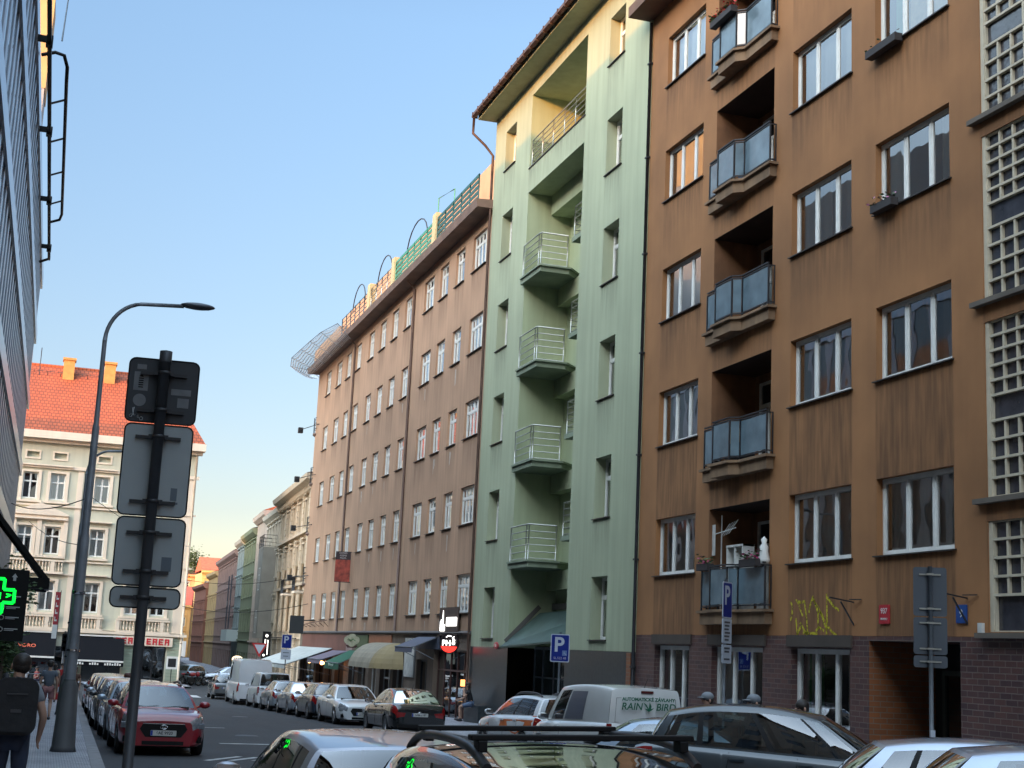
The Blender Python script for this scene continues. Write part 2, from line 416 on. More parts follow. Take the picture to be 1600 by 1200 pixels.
# balconies
frost = M('frosted_balcony_glass', (.12,.17,.20), .16, var=.3, scale=1.5, spec=.9)
pts = [(4.35,-.0),(4.35,-.14),(5.24,-.14),(5.26,-.36),(6.15,-.36),(6.32,-.16),(7.62,-.16),(7.62,0)]
for r, t in enumerate(T+[T[-1]+3.46]):
    if r == 5: break
    f = t-2.5
    B = MB(); op = [(4.2,1.0),(4.2,-.32),(5.05,-.32),(5.2,-.74),(6.55,-.74),(6.85,-.32),(7.75,-.32),(7.75,0),(7.5,0),(7.5,1.0)]
    op2 = [(x, y) for x, y in op]
    B.prism([(4.2,.0),(4.2,-.22),(5.16,-.22),(5.18,-.46),(6.2,-.46),(6.38,-.25),(7.75,-.25),(7.75,0)], f-.03, f+.03, 'z')
    B.prism([(4.3,.0),(4.3,-.16),(5.2,-.16),(5.22,-.39),(6.16,-.39),(6.34,-.18),(7.66,-.18),(7.66,0)], f-.30, f-.03, 'z')
    bal = B.build('balcony', M('balcony_concrete', (.2,.125,.07), .85, var=.3, scale=1.4, streak=.3), eb)
    B = MB()
    for i in range(len(pts)-1):
        a, c = Vector(pts[i]), Vector(pts[i+1])
        for zz in (f+.12, f+1.0): B.bar((a.x,a.y,zz), (c.x,c.y,zz), .03, .03)
    for p in pts: B.box(p[0]-.018, p[0]+.018, p[1]-.018, p[1]+.018, f+.03, f+1.0)
    [B.bar((*pts[q],f+1.06),(*pts[q+1],f+1.06),.05,.03) for q in range(1,6)]
    B.build('balcony_railing', darkmetal, bal)
    B = MB()
    for i in range(1, len(pts)-2):
        a, c = Vector((*pts[i],0)), Vector((*pts[i+1],0)); d = (c-a).normalized()*.03
        a += d; c -= d; B.poly([(a.x,a.y,f+.15),(c.x,c.y,f+.15),(c.x,c.y,f+.97),(a.x,a.y,f+.97)])
    B.build('balcony_glass', frost, bal)
    # balcony door and window at the back
    B = MB(); x0, x1 = 4.8, 5.8; y = 1.12; z0, z1 = f+.05, f+2.25
    B.box(x0,x1,y,y+.08,z1-.07,z1).box(x0,x0+.08,y,y+.08,z0,z1-.07).box(x1-.08,x1,y,y+.08,z0,z1-.07).box(x0+.08,x1-.08,y,y+.08,z0,z0+.2).box(x0+.08,x1-.08,y+.002,y+.078,z0+1.55,z0+1.65).box((x0+x1)/2-.05,(x0+x1)/2+.05,y+.004,y+.076,z0+.2,z0+1.55)
    dd_ = B.build('balcony_door', greywhite, eb)
    B = MB(); B.poly([(x0,y+.04,z0),(x1,y+.04,z0),(x1,y+.04,z1),(x0,y+.04,z1)]); B.build('pane', M('dark_pane', (.02,.025,.03), .05, spec=.8), dd_)
# cornice and set-back attic
B = MB(); B.prism([(-.75,20.3),(-.75,20.62),(.6,20.75),(.6,20.3)], -.15, WB, 'x'); B.build('cornice', M('cornice_brown', (.13,.07,.045), .8, var=.2), eb)
B = MB(); B.box(.8, WB, 1.6, 13.5, 20.5, 23.0); B.build('attic', M('orange_plaster', (.46,.2,.07), .85, var=.1), eb)
B = MB(); B.prism([(1.1,23.0),(7.5,25.6),(13.9,23.0)], .5, WB, 'x'); B.build('roof', M('dark_roof_sheet', (.09,.06,.05), .6), eb)
B = MB(); B.tube([(-.02,-.06,20.2),(-.02,-.06,2),(-.02,-.06,-.5)], .05, 8)
for k in range(7): B.box(-.1,.06,-.12,0,1.5+k*2.9,1.55+k*2.9)
B.build('downpipe', darkmetal, eb)
# graffiti: sprayed strokes on the plaster
def stroke(b, pts, w, y=-.004):
    for i in range(len(pts)-1):
        a, c = Vector(pts[i]), Vector(pts[i+1]); d = c-a
        if d.length < 1e-4: continue
        n = Vector((-d.y, d.x)).normalized()*w/2; d = d.normalized()*w*.3
        a2, c2 = a-d, c+d
        b.poly([(a2.x+n.x,y,a2.y+n.y),(a2.x-n.x,y,a2.y-n.y),(c2.x-n.x,y,c2.y-n.y),(c2.x+n.x,y,c2.y+n.y)])
def spraymat(name, col, amt=.55):
    m = M(name, col, .9); nt = m.node_tree; N = nt.nodes; L_ = nt.links
    n = N.new('ShaderNodeTexNoise'); n.inputs['Scale'].default_value = 14; tc = N.new('ShaderNodeTexCoord'); L_.new(tc.outputs['Object'], n.inputs['Vector'])
    mr = N.new('ShaderNodeMapRange'); mr.inputs[1].default_value = .35; mr.inputs[2].default_value = .65; mr.inputs[4].default_value = amt*1.6
    L_.new(n.outputs[0], mr.inputs[0]); L_.new(mr.outputs[0], N['Principled BSDF'].inputs['Alpha'])
    return m
B = MB()
G = [[(330,140),(350,180),(345,260),(330,310)],[(385,130),(430,150),(470,140)],[(405,150),(450,270)],[(470,150),(490,300),(505,470)],[(515,240),(520,190),(550,100)],[(550,100),(600,250),(600,390)],[(555,130),(620,240),(680,330),(680,470)],[(680,80),(685,330)],[(690,120),(740,190),(790,230)],[(690,370),(730,420),(770,450)],[(385,300),(400,440)],[(430,340),(470,410)],[(395,450),(440,360)],[(580,410),(610,380),(655,410)],[(460,430),(590,435)],[(480,420),(500,460)],[(620,240),(680,400)]]
for g in G:
    P = [(8.53+((1180+x/6)-1236)*.02576, 2.36+(998-(920+y/6))*.0137) for x, y in g]
    stroke(B, P, .055)
B.build('graffiti', spraymat('yellow_spray', (.5,.42,.02), 1.0), eb)
# house number plates, iron brackets, balcony clutter
B = MB(); B.prism(rrect(0,.34,0,.36,.02), -.03, -.004, 'y'); o = B.build('number_plate', M('red_enamel', (.42,.03,.04), .35), eb, (12.0,0,2.62)); tag(o, 'red enamel house number plate')
text('937', .15, white, o, (.17,-.033,.24)); text('PRAHA 3', .06, white, o, (.17,-.033,.09))
B = MB(); B.prism(rrect(0,.3,0,.32,.02), -.03, -.004, 'y'); o = B.build('number_plate', M('blue_enamel', (.02,.07,.25), .35), eb, (14.45,0,2.62)); tag(o, 'blue enamel house number plate'); text('9', .2, white, o, (.15,-.033,.16))
for x in (11.05, 14.75):
    B = MB(); B.bar((x,0,3.05),(x,-.55,3.12),.025); B.bar((x,0,2.6),(x,-.3,3.05),.025); B.bar((x,-.1,3.1),(x+.3,-.02,3.1),.02); B.build('iron_bracket', darkmetal, eb)
B = MB(); B.box(15.1,15.22,-.06,0,2.45,2.62); B.build('junction_box', greywhite, eb)

# ================================================================== GREEN HOUSE
greenp = M('green_plaster', (.36,.395,.265), .85, var=.09, scale=.35, streak=.13, dirt=.35, bump=.12, bscale=50)
greendk = M('green_plaster_recess', (.36,.41,.26), .85, var=.1, scale=.5, streak=.12)
YG, WG = 51.65, 15.7
eg, _ = frame_empty('apartment_house', 15.14, YG, 15.14, YG-WG, 'tall pale green apartment house with a deep balcony recess and yellow sunlit top', 'building')
TG = [4.06, 7.6, 11.2, 14.8, 18.36, 21.8]
ops = []
for i, t in enumerate(TG):
    h = 1.62 if i == 5 else 1.82
    for a, c in ((1.4,2.72),(12.35,13.62)): ops.append((a, c, t-h, t, .36, False))
ops.append((4.55,10.3,1.93,18.35,0,False)); ops.append((4.55,10.3,19.3,22.15,0,False))
wall(eg, WG, 1.925, 22.75, ops, greenp, 13, streaklen=1.2)
gran = M('dark_granite', (.035,.042,.046), .3, var=.25, scale=8, streak=.1, spec=.35)
wall(eg, WG, -1.6, 1.92, [(4.55,10.3,-1.6,1.92,0,False)], gran, 13, name='granite_plinth')
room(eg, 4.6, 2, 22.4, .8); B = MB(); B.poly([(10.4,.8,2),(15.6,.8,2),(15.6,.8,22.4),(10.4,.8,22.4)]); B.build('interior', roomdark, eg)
for i, t in enumerate(TG):
    h = 1.62 if i == 5 else 1.82
    for a, c in ((1.4,2.72),(12.35,13.62)):
        win(eg, a, c, t-h, t, .34, (.5,), (.68,), .07, .03, cur=random.choice((0,1,3)), sillp=.06)
# recess walls
D1 = 1.7
B = MB(); y = D1
B.poly([(4.55,0,1.93),(4.55,y,1.93),(4.55,y,18.35),(4.55,0,18.35)]); B.poly([(10.3,0,1.93),(10.3,0,18.35),(10.3,y,18.35),(10.3,y,1.93)])
B.poly([(4.55,0,18.35),(4.55,y,18.35),(10.3,y,18.35),(10.3,0,18.35)])
B.poly([(4.55,y,-1.6),(10.3,y,-1.6),(10.3,y,18.35),(4.55,y,18.35)])
y = 2.1
B.poly([(4.55,0,19.3),(4.55,y,19.3),(4.55,y,22.15),(4.55,0,22.15)]); B.poly([(10.3,0,19.3),(10.3,0,22.15),(10.3,y,22.15),(10.3,y,19.3)])
B.poly([(4.55,0,22.15),(4.55,y,22.15),(10.3,y,22.15),(10.3,0,22.15)]); B.poly([(4.55,0,19.3),(10.3,0,19.3),(10.3,y,19.3),(4.55,y,19.3)])
B.poly([(4.55,y,19.3),(10.3,y,19.3),(10.3,y,22.15),(4.55,y,22.15)])
# stepped piers of the recess
B.box(7.0, 7.25, 1.25, 1.7, 2, 18.34)
B.build('recess_wall', greendk, eg)
B = MB(); B.box(4.6,10.25,.9,1.69,17.6,18.34); B.build('recess_beam', greendk, eg)
B = MB(); B.box(4.5,10.35,-.035,.05,19.27,19.31); B.build('loggia_edge', sillm, eg)
for i, t in enumerate(TG[:5]):
    f = [1.95, 4.85, 8.25, 11.7, 15.1][i]
    if i == 0: continue
    # left chamfered balcony
    B = MB(); pl = [(4.45,1.65),(4.45,-.12),(6.65,-.12),(6.65,.95),(5.9,1.65)]
    B.prism(pl, f-.24, f-.06, 'z'); B.prism([(4.5,1.6),(4.5,-.18),(6.73,-.18),(6.73,1.0),(6.0,1.66)], f-.06, f, 'z')
    bb = B.build('balcony', M('green_concrete', (.2,.24,.17), .85, var=.2), eg)
    B = MB(); railing(B, [(4.6,-.08),(6.3,-.08),(6.5,-.06),(6.5,.92)], f+1.2, f, 6); B.build('balcony_railing', steel, bb)
    # right balcony
    B = MB(); f += .75; B.box(7.75,10.25,.62,1.68,f-.16,f); bb = B.build('balcony', MATS['green_concrete'], eg)
    B = MB(); railing(B, [(7.82,1.6),(7.82,.68),(9.0,.68),(10.2,.68)], f+1.1, f, 6); B.build('balcony_railing', steel, bb)
    B = MB(); f -= .75; B.box(4.57,7.0,1.3,1.69,f-.9,f-.25); B.build('soffit_step', greendk, eg)
    w_ = win(eg, 8.6, 9.9, f+.02, f+2.3, 1.62, (.5,), (.75,), .07, .03, sill=False, cur=9, glass=M('dark_pane', (.02,.025,.03), .05)); w_.name = 'balcony_door'
B = MB(); railing(B, [(4.65,1.2),(4.65,.06),(5.8,.06),(6.95,.06),(8.1,.06),(9.2,.06),(10.2,.06)], 20.35, 19.31, 6); B.build('loggia_railing', steel, eg)
for a in (5.6,7.8): w_ = win(eg, a, a+1.3, 19.35, 21.5, 2.02, (.5,), (.7,), .07, .03, sill=False, cur=9, glass=MATS['dark_pane']); w_.name = 'balcony_door'
# eaves, roof, gutter
B = MB(); B.prism([(-.75,22.75),(-.75,22.95),(0.1,23.0),(12.9,23.0),(12.9,22.76),(0,22.76)], -.15, WG+.15, 'x'); B.build('eaves', greenp, eg)
rooft = M('brown_roof_tiles', (.05,.03,.024), .7, var=.3, scale=4, bump=.5, bscale=8)
B = MB(); B.prism([(-.85,22.98),(6,26.2),(12.9,22.98)], -.2, WG+.2, 'x'); B.build('roof', rooft, eg)
B = MB()
B.prism([(-.98,23.02),(-1.0,22.88),(-.9,22.82),(-.8,22.88),(-.78,23.04)], -.3, WG+.2, 'x')
for k in range(22): B.box(-.2+k*.72, -.17+k*.72, -1.01, -.77, 22.81, 23.05)
B.tube([(-.25,-.9,22.85),(-.28,-.9,22.2),(-.12,-.4,21.7),(-.06,-.08,21.3),(-.06,-.08,2),(-.06,-.08,-1)], .055, 8); B.build('gutter', M('rusty_gutter', (.075,.04,.028), .55, .3, var=.3, scale=3), eg)
# entrance: lean-to canopy and glazed shopfront in the recess
B = MB(); B.poly([(4.5,-.25,1.95),(10.25,-.1,2.2),(10.25,1.55,3.3),(4.9,1.0,3.15)]); B.poly([(4.5,-.25,1.90),(4.9,1.0,3.1),(10.25,1.55,3.25),(10.25,-.1,2.15)]); B.bar((4.5,-.25,1.92),(10.25,-.1,2.17),.06)
B.build('canopy', M('green_copper_sheet', (.06,.10,.085), .45, .2, var=.25, scale=1.2, streak=.2), eg)
B = MB(); B.bar((4.57,-.1,2.12),(4.57,1.1,3.38),.03,.16); B.box(4.6,10.28,1.55,1.69,3.3,3.5); B.build('flashing', M('flashing', (.12,.11,.10), .6, var=.2), eg)
B = MB(); shg = M('shop_glass', (.05,.065,.06), .05, var=.5, scale=.9, spec=1)
xs = [4.6,5.5,6.6,7.7,8.8,10.25]; yy = 1.0
for x in xs: B.box(x-.035,x+.035,yy-.03,yy+.03,-1.5,1.95)
B.box(4.6,10.25,yy-.03,yy+.03,1.9,2.0).box(4.6,10.25,yy-.03,yy+.03,.95,1.0); sw = B.build('shop_window', greymetal, eg)
B = MB(); B.poly([(4.6,yy,-1.5),(10.25,yy,-1.5),(10.25,yy,1.95),(4.6,yy,1.95)]); B.build('pane', shg, sw)
B = MB(); B.ell((0,0,0),(.3,.025,.13),16,8); o = B.build('oval_sign', MATS['red_enamel'], eg, (3.3,-.03,1.98)); text('105', .14, white, o, (0,-.03,0))
B = MB(); B.box(15.25,15.55,-.02,.0,-1,1.9); B.build('door_jamb', obrick, eg)
# ================================================================== ROSE-BROWN HOUSE
peachp = M('rose_brown_plaster', (.42,.255,.16), .88, var=.11, scale=.35, streak=.16, dirt=.4, bump=.1, bscale=50)
YP, WP = 90.2, 38.55
ep, _ = frame_empty('apartment_house', 15.2, YP, 15.2, YP-WP, 'long rose-brown apartment house with five rows of white windows above shops', 'building')
colsP = [(87.3,85.75),(83.9,82.3),(80.9,79.5),(78.1,76.7),(74.7,73.3),(71.9,70.5),(69.1,67.75),(66.3,64.95),(62.45,60.7),(59.65,58.25),(57.0,55.65),(54.4,52.45)]
TP = [4.69,8.15,11.63,15.12,18.6]
ops = []
for t in TP:
    for a, c in colsP: ops.append((YP-a, YP-c, t-1.5, t, .1, False))
wall(ep, WP, 2.35, 19.1, ops, peachp, 12, streaklen=1.5)
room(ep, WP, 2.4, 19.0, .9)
curw = M('white_curtain', (.78,.78,.76), .9, rnd=.2)
for r, t in enumerate(TP):
    for k, (a, c) in enumerate(colsP):
        ml = (.26,.5,.74) if k == 11 else (.33,.66) if k == 8 else (.36,)
        win(ep, YP-a, YP-c, t-1.5, t, .1, ml, (.7,), .075, .03, cur=random.choice((0,0,1,2,0)), cmat=curw, sillp=.08)
B = MB(); B.prism([(-.7,19.1),(-.75,19.42),(.9,19.5),(.9,19.1)], -.4, WP, 'x'); B.build('cornice', M('cornice_rose', (.17,.11,.085), .8, var=.2), ep)
rs = random.Random(3); B = MB()
for k in range(26):
    a, c = rs.choice(colsP[4:]); t = rs.choice(TP[:4]); u = YP-(a+c)/2+rs.uniform(-.3,.3); w = rs.uniform(.04,.09); h = rs.uniform(.3,.7); B.poly([(u-w,-.004,t-1.75),(u+w,-.004,t-1.8),(u+w*.6,-.004,t-1.75-h),(u-w*.5,-.004,t-1.8-h)])
B.build('lime_streaks', M('lime_streak', (.42,.36,.30), .9, var=.2, scale=6), ep)
B = MB(); B.prism([(-.12,2.36),(-.18,2.42),(0,2.5),(0,2.36)], 0, WP, 'x'); B.build('string_course', M('string_course', (.09,.08,.075), .7, var=.2), ep)
for x in (YP-78.2, YP-64.2):
    B = MB(); B.tube([(x,-.5,19.1),(x,-.08,18.7),(x,-.07,10),(x,-.07,2.5)], .06, 8); B.build('downpipe', M('pipe_rose', (.14,.09,.07), .6, .2), ep)
# roof terrace: piers, green railings, pergola hoops, set-back attic
cream = M('cream_plaster', (.62,.46,.24), .85, var=.08)
B = MB(); B.box(1.5, WP-.1, 1.0, 11, 19.3, 22.5); B.build('attic', M('attic_plaster', (.45,.27,.16), .85, var=.1), ep)
grn = M('green_rail_paint', (.06,.26,.16), .5); grnd = M('dark_green_rail', (.02,.09,.08), .5); blu = M('blue_grey_rail', (.05,.10,.12), .5)
ub = [YP-80.5, YP-72.5, YP-66.8, YP-58.8, YP-51.8]
for i, u in enumerate(ub[:4]):
    if i: 
        B = MB(); B.box(u-.3,u+.3,-.66,-.3,19.45,20.85); B.build('roof_pier', cream, ep)
    a, c = u+.3, ub[i+1]-.3
    B = MB(); m_ = (blu, steel, grn, grnd)[i]; n = max(2, int((c-a)/1.2))
    for k in range(n+1): B.tube([(a+(c-a)*k/n,-.55,19.4),(a+(c-a)*k/n,-.55,20.6)], .03, 6)
    for k in range(5): B.bar((a,-.55,19.62+k*.235),(c,-.55,19.62+k*.235),.03,.15 if i > 1 else .03)
    B.build('terrace_railing', m_, ep)
B = MB(); B.box(YP-89,YP-80.7,-.6,.2,19.43,20.3); B.build('roof_parapet', M('attic_plaster', (.45,.27,.16)), ep)
for u, w in ((YP-78,3.4),(YP-71.5,3.4),(YP-65,4.0)):
    B = MB(); B.tube([(u+w*math.cos(PI*k/10)*.5*-1+w*.5,-.4,20.5+1.25*math.sin(PI*k/10)) for k in range(11)], .03, 6); B.build('pergola_hoop', darkmetal, ep)
B = MB(); B.tube([(YP-58.8,-.5,20.5),(YP-58.8,-.5,21.6),(YP-57.2,-.2,21.6),(YP-57.2,-.2,20.5)], .03, 6); B.tube([(YP-84,1.5,20),(YP-84,1.5,22.6)], .02, 6); B.build('roof_frame', grn, ep)
# protective net on the corner eaves
def netmat():
    m = M('wire_net', (.55,.57,.6), .6, .3); nt = m.node_tree; N = nt.nodes; L_ = nt.links
    tc = N.new('ShaderNodeTexCoord'); br = N.new('ShaderNodeTexBrick'); br.offset = 0; br.inputs['Scale'].default_value = 1; br.inputs['Mortar Size'].default_value = .016
    br.inputs['Brick Width'].default_value = .12; br.inputs['Row Height'].default_value = .12; L_.new(tc.outputs['UV'], br.inputs['Vector'])
    mr = N.new('ShaderNodeMapRange'); mr.inputs[3].default_value = .16; mr.inputs[4].default_value = 1.0; L_.new(br.outputs['Fac'], mr.inputs[0])
    L_.new(mr.outputs[0], N['Principled BSDF'].inputs['Alpha']); return m
nm = netmat()
segs = [(YP-77.6,-.5),(YP-80.3,-.5),(YP-83,-.5),(YP-85.6,-.5),(YP-88.2,-.5),(-.3,-.6),(-1.1,.4),(-1.1,2.2)]
outs = [(YP-77.6,-1.3),(YP-80.4,-1.75),(YP-83.2,-1.9),(YP-85.9,-2.0),(YP-88.8,-2.1),(-1.5,-1.7),(-2.3,-.1),(-2.3,2.2)]
for k in range(len(segs)-1):
    a, c = segs[k], segs[k+1]; oa, oc = outs[k], outs[k+1]; n = 6; me = MB()
    P = []
    for j in range(n+1):
        s = j/n; sag = -.28*math.sin(PI*s)
        for i in range(5):
            t = i/4; x0 = a[0]+(c[0]-a[0])*t; y0 = a[1]+(c[1]-a[1])*t; x1 = oa[0]+(oc[0]-oa[0])*t; y1 = oa[1]+(oc[1]-oa[1])*t
            P.append((x0+(x1-x0)*s, y0+(y1-y0)*s, 18.95+(.75)*s+sag*(1-.4*abs(t-.5)*2)-.1*math.sin(PI*t)*s))
    me.v = P; me.smooth = True
    for j in range(n):
        for i in range(4): me.face((j*5+i, j*5+i+1, (j+1)*5+i+1, (j+1)*5+i))
    o = me.build('safety_net', nm, ep); uv = o.data.uv_layers.new(name='UVMap')
    for p in o.data.polygons:
        for li in p.loop_indices:
            vi = o.data.loops[li].vertex_index; uv.data[li].uv = ((vi % 5)*.65, (vi//5)*.22)
    B = MB(); B.bar((a[0],a[1],18.9),(oa[0],oa[1],19.7),.035); B.bar((oa[0],oa[1],19.7),(oc[0],oc[1],19.7),.03); B.build('net_bracket', greymetal, ep)
# rounded corner balconies at the far end
for z in (15.1,11.85,8.65,5.45):
    B = MB(); B.lathe([(0,-.2),(.8,-.2),(1.05,-.05),(1.05,.05),(0,.05)], 16, (-.05,.9,z)); bb = B.build('balcony', M('cornice_rose', (.17,.11,.085)), ep)
    B = MB()
    for k in range(13):
        t = 2*PI*k/12; B.tube([(-.05+math.cos(t),.9+math.sin(t),z+.05),(-.05+math.cos(t),.9+math.sin(t),z+1.05)], .02, 5)
    for zz in (.35,.7,1.05): B.tube([(-.05+math.cos(2*PI*k/16),.9+math.sin(2*PI*k/16),z+zz) for k in range(17)], .02, 5)
    B.build('balcony_railing', darkmetal, bb)
    B = MB(); B.tube([(1.3,-.02,z+.5),(-1.5,-.7,z+.45)], .025, 5); B.box(-1.85,-1.5,-.85,-.55,z+.25,z+.6); B.build('wall_spotlight', darkmetal, ep)
B = MB(); B.tube([(.6,-.25,2.8),(4.5,-.3,2.95),(10,-.25,3.1)], .03, 6)
for k in range(7): B.tube([(.8+k*1.4,0,2.75),(.8+k*1.4,-.28,2.82+k*.03)], .02, 5)
B.build('cable_rail', M('rust', (.12,.06,.04), .8), ep)
# ground floor with shops
gops = []
shops = [(.6,5.6,-1.45,1.0),(6.2,8.6,-1.45,1.0),(9.2,11.2,-1.45,1.1),(12.0,14.4,-1.45,1.2),(15.8,17.4,-1.45,1.0),(18.2,20.0,-1.35,1.0),(20.6,22.4,-1.3,1.0),(23.2,25.4,-1.3,.95),(25.9,28.0,-1.2,.95),(30.2,32.0,-1.2,1.3),(33.0,37.9,-1.1,1.75)]
for a, c, z0, z1 in shops: gops.append((a, c, z0, z1, .25, False))
shopw = M('shop_plaster', (.16,.12,.09), .8, var=.2, scale=1, streak=.15)
wall(ep, WP, -1.9, 2.345, gops, shopw, 12, name='shop_wall')
for i, (a, c, z0, z1) in enumerate(shops):
    n = 5 if i == 10 else (4 if i == 0 else 2)
    w_ = win(ep, a, c, z0, z1, .2, tuple((k+1)/n for k in range(n-1)), (.72,) if i in (10,3,7) else (), .07 if i == 10 else .09, 0, cur=9, sill=False, glass=paned, frm=(M('dark_red_frame', (.07,.03,.025), .5) if i == 10 else (greywhite if i in (4,5,6,7,8) else darkmetal)), fd=.06, name='shop_window')
for nm_, x0, x1, z0, z1, c_ in (('fascia_board',1.2,15.0,1.45,2.3,(.15,.055,.04)),('fascia_board',15.0,16.6,1.0,2.3,(.28,.2,.18)),('fascia_board',17.4,20.3,1.1,2.3,(.09,.12,.05)),('fascia_board',20.6,25.4,1.0,2.32,(.33,.12,.055)),('fascia_board',28.2,30.0,.5,2.2,(.2,.2,.2)),('fascia_board',30.3,34.0,1.75,2.3,(.05,.06,.09))):
    B = MB(); B.box(x0,x1,-.06,-.003,z0,z1); B.build(nm_, M('fascia_%d' % int(x0*10), c_, .6, var=.15), ep)
B = MB()
for k in range(24): B.box(28.25+k*.07, 28.28+k*.07, -.08, -.06, .52, 2.18)
B.build('poster_slats', greywhite, ep)
# hanging lamps of the shops (lit)
lampm = M('warm_lamp', (1,.42,.12), .5, emit=9)
for k, (u, y, z) in enumerate(((9.6,-1.0,.78),(12.9,-.9,.75),(13.8,-.85,.75),(14.6,-.8,.76))):
    B = MB(); B.ell((0,0,0),(.11,.11,.11),10,6); tag(B.build('hanging_lamp', lampm, None, (15.2+y, YP-u, z)), ['glowing round lamp hanging nearest the white awning','glowing round lamp left of the row of three under the mauve awning','middle glowing lamp of the three beside the green awning','glowing lamp nearest the green awning'][k], 'lamp', 'glowing lamps under the shop awnings')
    B = MB(); B.tube([(0,0,.1),(0,0,.7)], .012, 5); 
B = MB(); B.box(-.1,.1,-.16,0,-.12,.12); o = B.build('wall_lamp', M('orange_glow', (1,.3,.08), .5, emit=2.2), ep, (37.95,-.02,.55))
# two lit signs, hanging banner
def disc(b, r, y0, y1, n=32, c=(0,0)):
    b.prism([(c[0]+r*math.cos(2*PI*k/n), c[1]+r*math.sin(2*PI*k/n)) for k in range(n)], y0, y1, 'y')
lit = M('lit_white_sign', (1,.97,.92), .5, emit=2.0); litred = M('lit_red_sign', (.8,.03,.02), .5, emit=1.2)
def lookroot(name, x, y, z, rz, label, cat, group=None): return empty(name, (x,y,z), rz, label, cat, group)
o = lookroot('round_sign', 14.6, 52.75, 2.0, R(-35), 'round lit black and red noodle shop sign reading PHO', 'sign')
o.scale = (.62,)*3; B = MB(); disc(B, .62, .0, .16); B.build('sign_box', M('sign_black', (.02,.012,.012), .4), o)
B = MB(); B.prism([(.56*math.cos(R(a)), .56*math.sin(R(a))) for a in range(200, 341, 10)], -.012, 0, 'y'); B.build('red_band', litred, o)
text('PHỞ', .46, lit, o, (0,-.015,.0), bold=.012)
B = MB()
B.tube([(-.2,-.02,.36),(-.05,-.02,.46),(.15,-.02,.42)], .03, 5); B.tube([(.2,-.02,.3),(.33,-.02,.42)], .02, 5); B.build('bowl_mark', lit, o)

B = MB(); B.bar((0,.08,.6),(.9,.6,.6),.04); B.bar((.2,.1,.1),(1.0,.5,.1),.03); B.build('bracket', darkmetal, o)
o = empty('wall_sign', (15.12, 55.9, 2.78), R(-90), 'dark board with lit white tower mark and lettering above the noodle shop', 'sign')
o.scale = (.85,)*3; B = MB(); B.box(-.25,3.0,-.06,0,-.55,.75); B.build('board', M('board_brown', (.05,.03,.025), .6), o)
B = MB(); B.prism([(0,-.35),(0,.1),(.12,.1),(.16,.2),(.2,.1),(.38,.1),(.42,.35),(.46,.62),(.5,.35),(.54,-.05),(.8,-.05),(.8,-.35)], -.085, -.065, 'y'); B.build('tower_mark', lit, o)
B = MB(); B.prism(rrect(1.1,2.85,-.12,.28,.05), -.09, -.065, 'y'); tt = B.build('lettering_plate', lit, o); B = MB(); [B.box(1.35+k*.21, 1.35+k*.21+.12, -.095, -.091, .02, .02+(.14 if k % 2 else .1)) for k in range(6)]; B.build('faint_letters', M('grey_letter', (.5,.5,.5), .5), tt)
o = empty('hanging_banner', (14.75, 75.6, 5.1), R(-20), 'dark framed banner with a red food picture hanging on the rose-brown facade', 'banner')
o.scale = (.74,1,.78); B = MB(); B.box(-.55,.55,-.03,.03,0,2.0); B.build('cloth', M('banner_red', (.30,.05,.03), .7, var=.6, scale=3), o)
B = MB(); B.box(-.55,.55,-.036,.036,1.5,2.02); B.build('banner_head', M('banner_black', (.03,.015,.015), .6), o); text('DÖNER\nKEBAB\nPIZZA', .17, M('pale_letter', (.5,.42,.4), .6), o, (0,-.04,1.78))
B = MB(); B.bar((-.55,0,2.05),(.7,.1,2.05),.04); B.bar((-.55,0,-.03),(.7,.1,-.03),.04); B.build('bracket', darkmetal, o)
# awnings
def awning(label, u0, u1, zt, zb, pr, mat, name='awning', val=.22, letter=None, group='shop awnings on the rose-brown house'):
    o = empty(name, (15.12, YP-u0, 0), R(-90), label, 'awning', group); w = u1-u0
    B = MB(); n = 5
    for (s, d) in ((0,0),):
        B.poly([(0,0,zt),(w,0,zt),(w,-pr,zb),(0,-pr,zb)]); B.poly([(0,0,zt-.02),(0,-pr,zb-.02),(w,-pr,zb-.02),(w,0,zt-.02)])
        B.poly([(0,-pr,zb),(w,-pr,zb),(w,-pr-.01,zb-val),(0,-pr-.01,zb-val)])
        B.poly([(0,0,zt),(0,-pr,zb),(0,-pr,zb-val),(0,-.02,zt-.5)]) if name == 'side' else None
    B.build('fabric', mat, o)
    B = MB(); B.tube([(0,-pr,zb),(w,-pr,zb)], .03, 6); k = max(2, int(w/1.6))
    for i in range(k+1): B.bar((w*i/k,0,zt-.03),(w*i/k,-pr,zb-.03),.025)
    for x in (.1, w-.1): B.bar((x,-.05,zb-.45),(x,-pr,zb-.03),.03)
    B.build('awning_frame', greymetal, o)
    if letter:
        B = MB(); B.tube([(w/2-.7+.1*k,-pr-.02,zb-.12+.07*math.sin(k*1.9)+(.1 if k == 0 else 0)) for k in range(15)], .018, 5); B.build('script_mark', M('pale_green_letter', (.4,.5,.4), .6), o)
    return o
awn = M('white_canvas', (.44,.46,.44), .8, var=.12, scale=2, streak=.1)
awning('wide off-white canvas awning above the pavement cafe', .2, 11.3, 1.55, .55, 2.6, awn)
awning('small mauve canvas awning with lamps under it', 11.6, 15.6, 1.45, .95, 1.4, M('mauve_canvas', (.16,.13,.17), .8, var=.1))
awning('dark green canvas awning with pale script lettering', 16.2, 20.0, 1.5, .85, 1.3, M('green_canvas', (.012,.10,.055), .8, var=.1), letter='~', val=.32)
awning('blue-grey striped canvas awning over a narrow shop', 30.6, 33.6, 2.25, 1.8, 1.0, M('bluegrey_canvas', (.09,.10,.14), .8, var=.1))
o = empty('barrel_awning', (15.12, YP-22.6, .0), R(-90), 'rounded beige barrel awning over a shop door', 'awning', 'shop awnings on the rose-brown house')
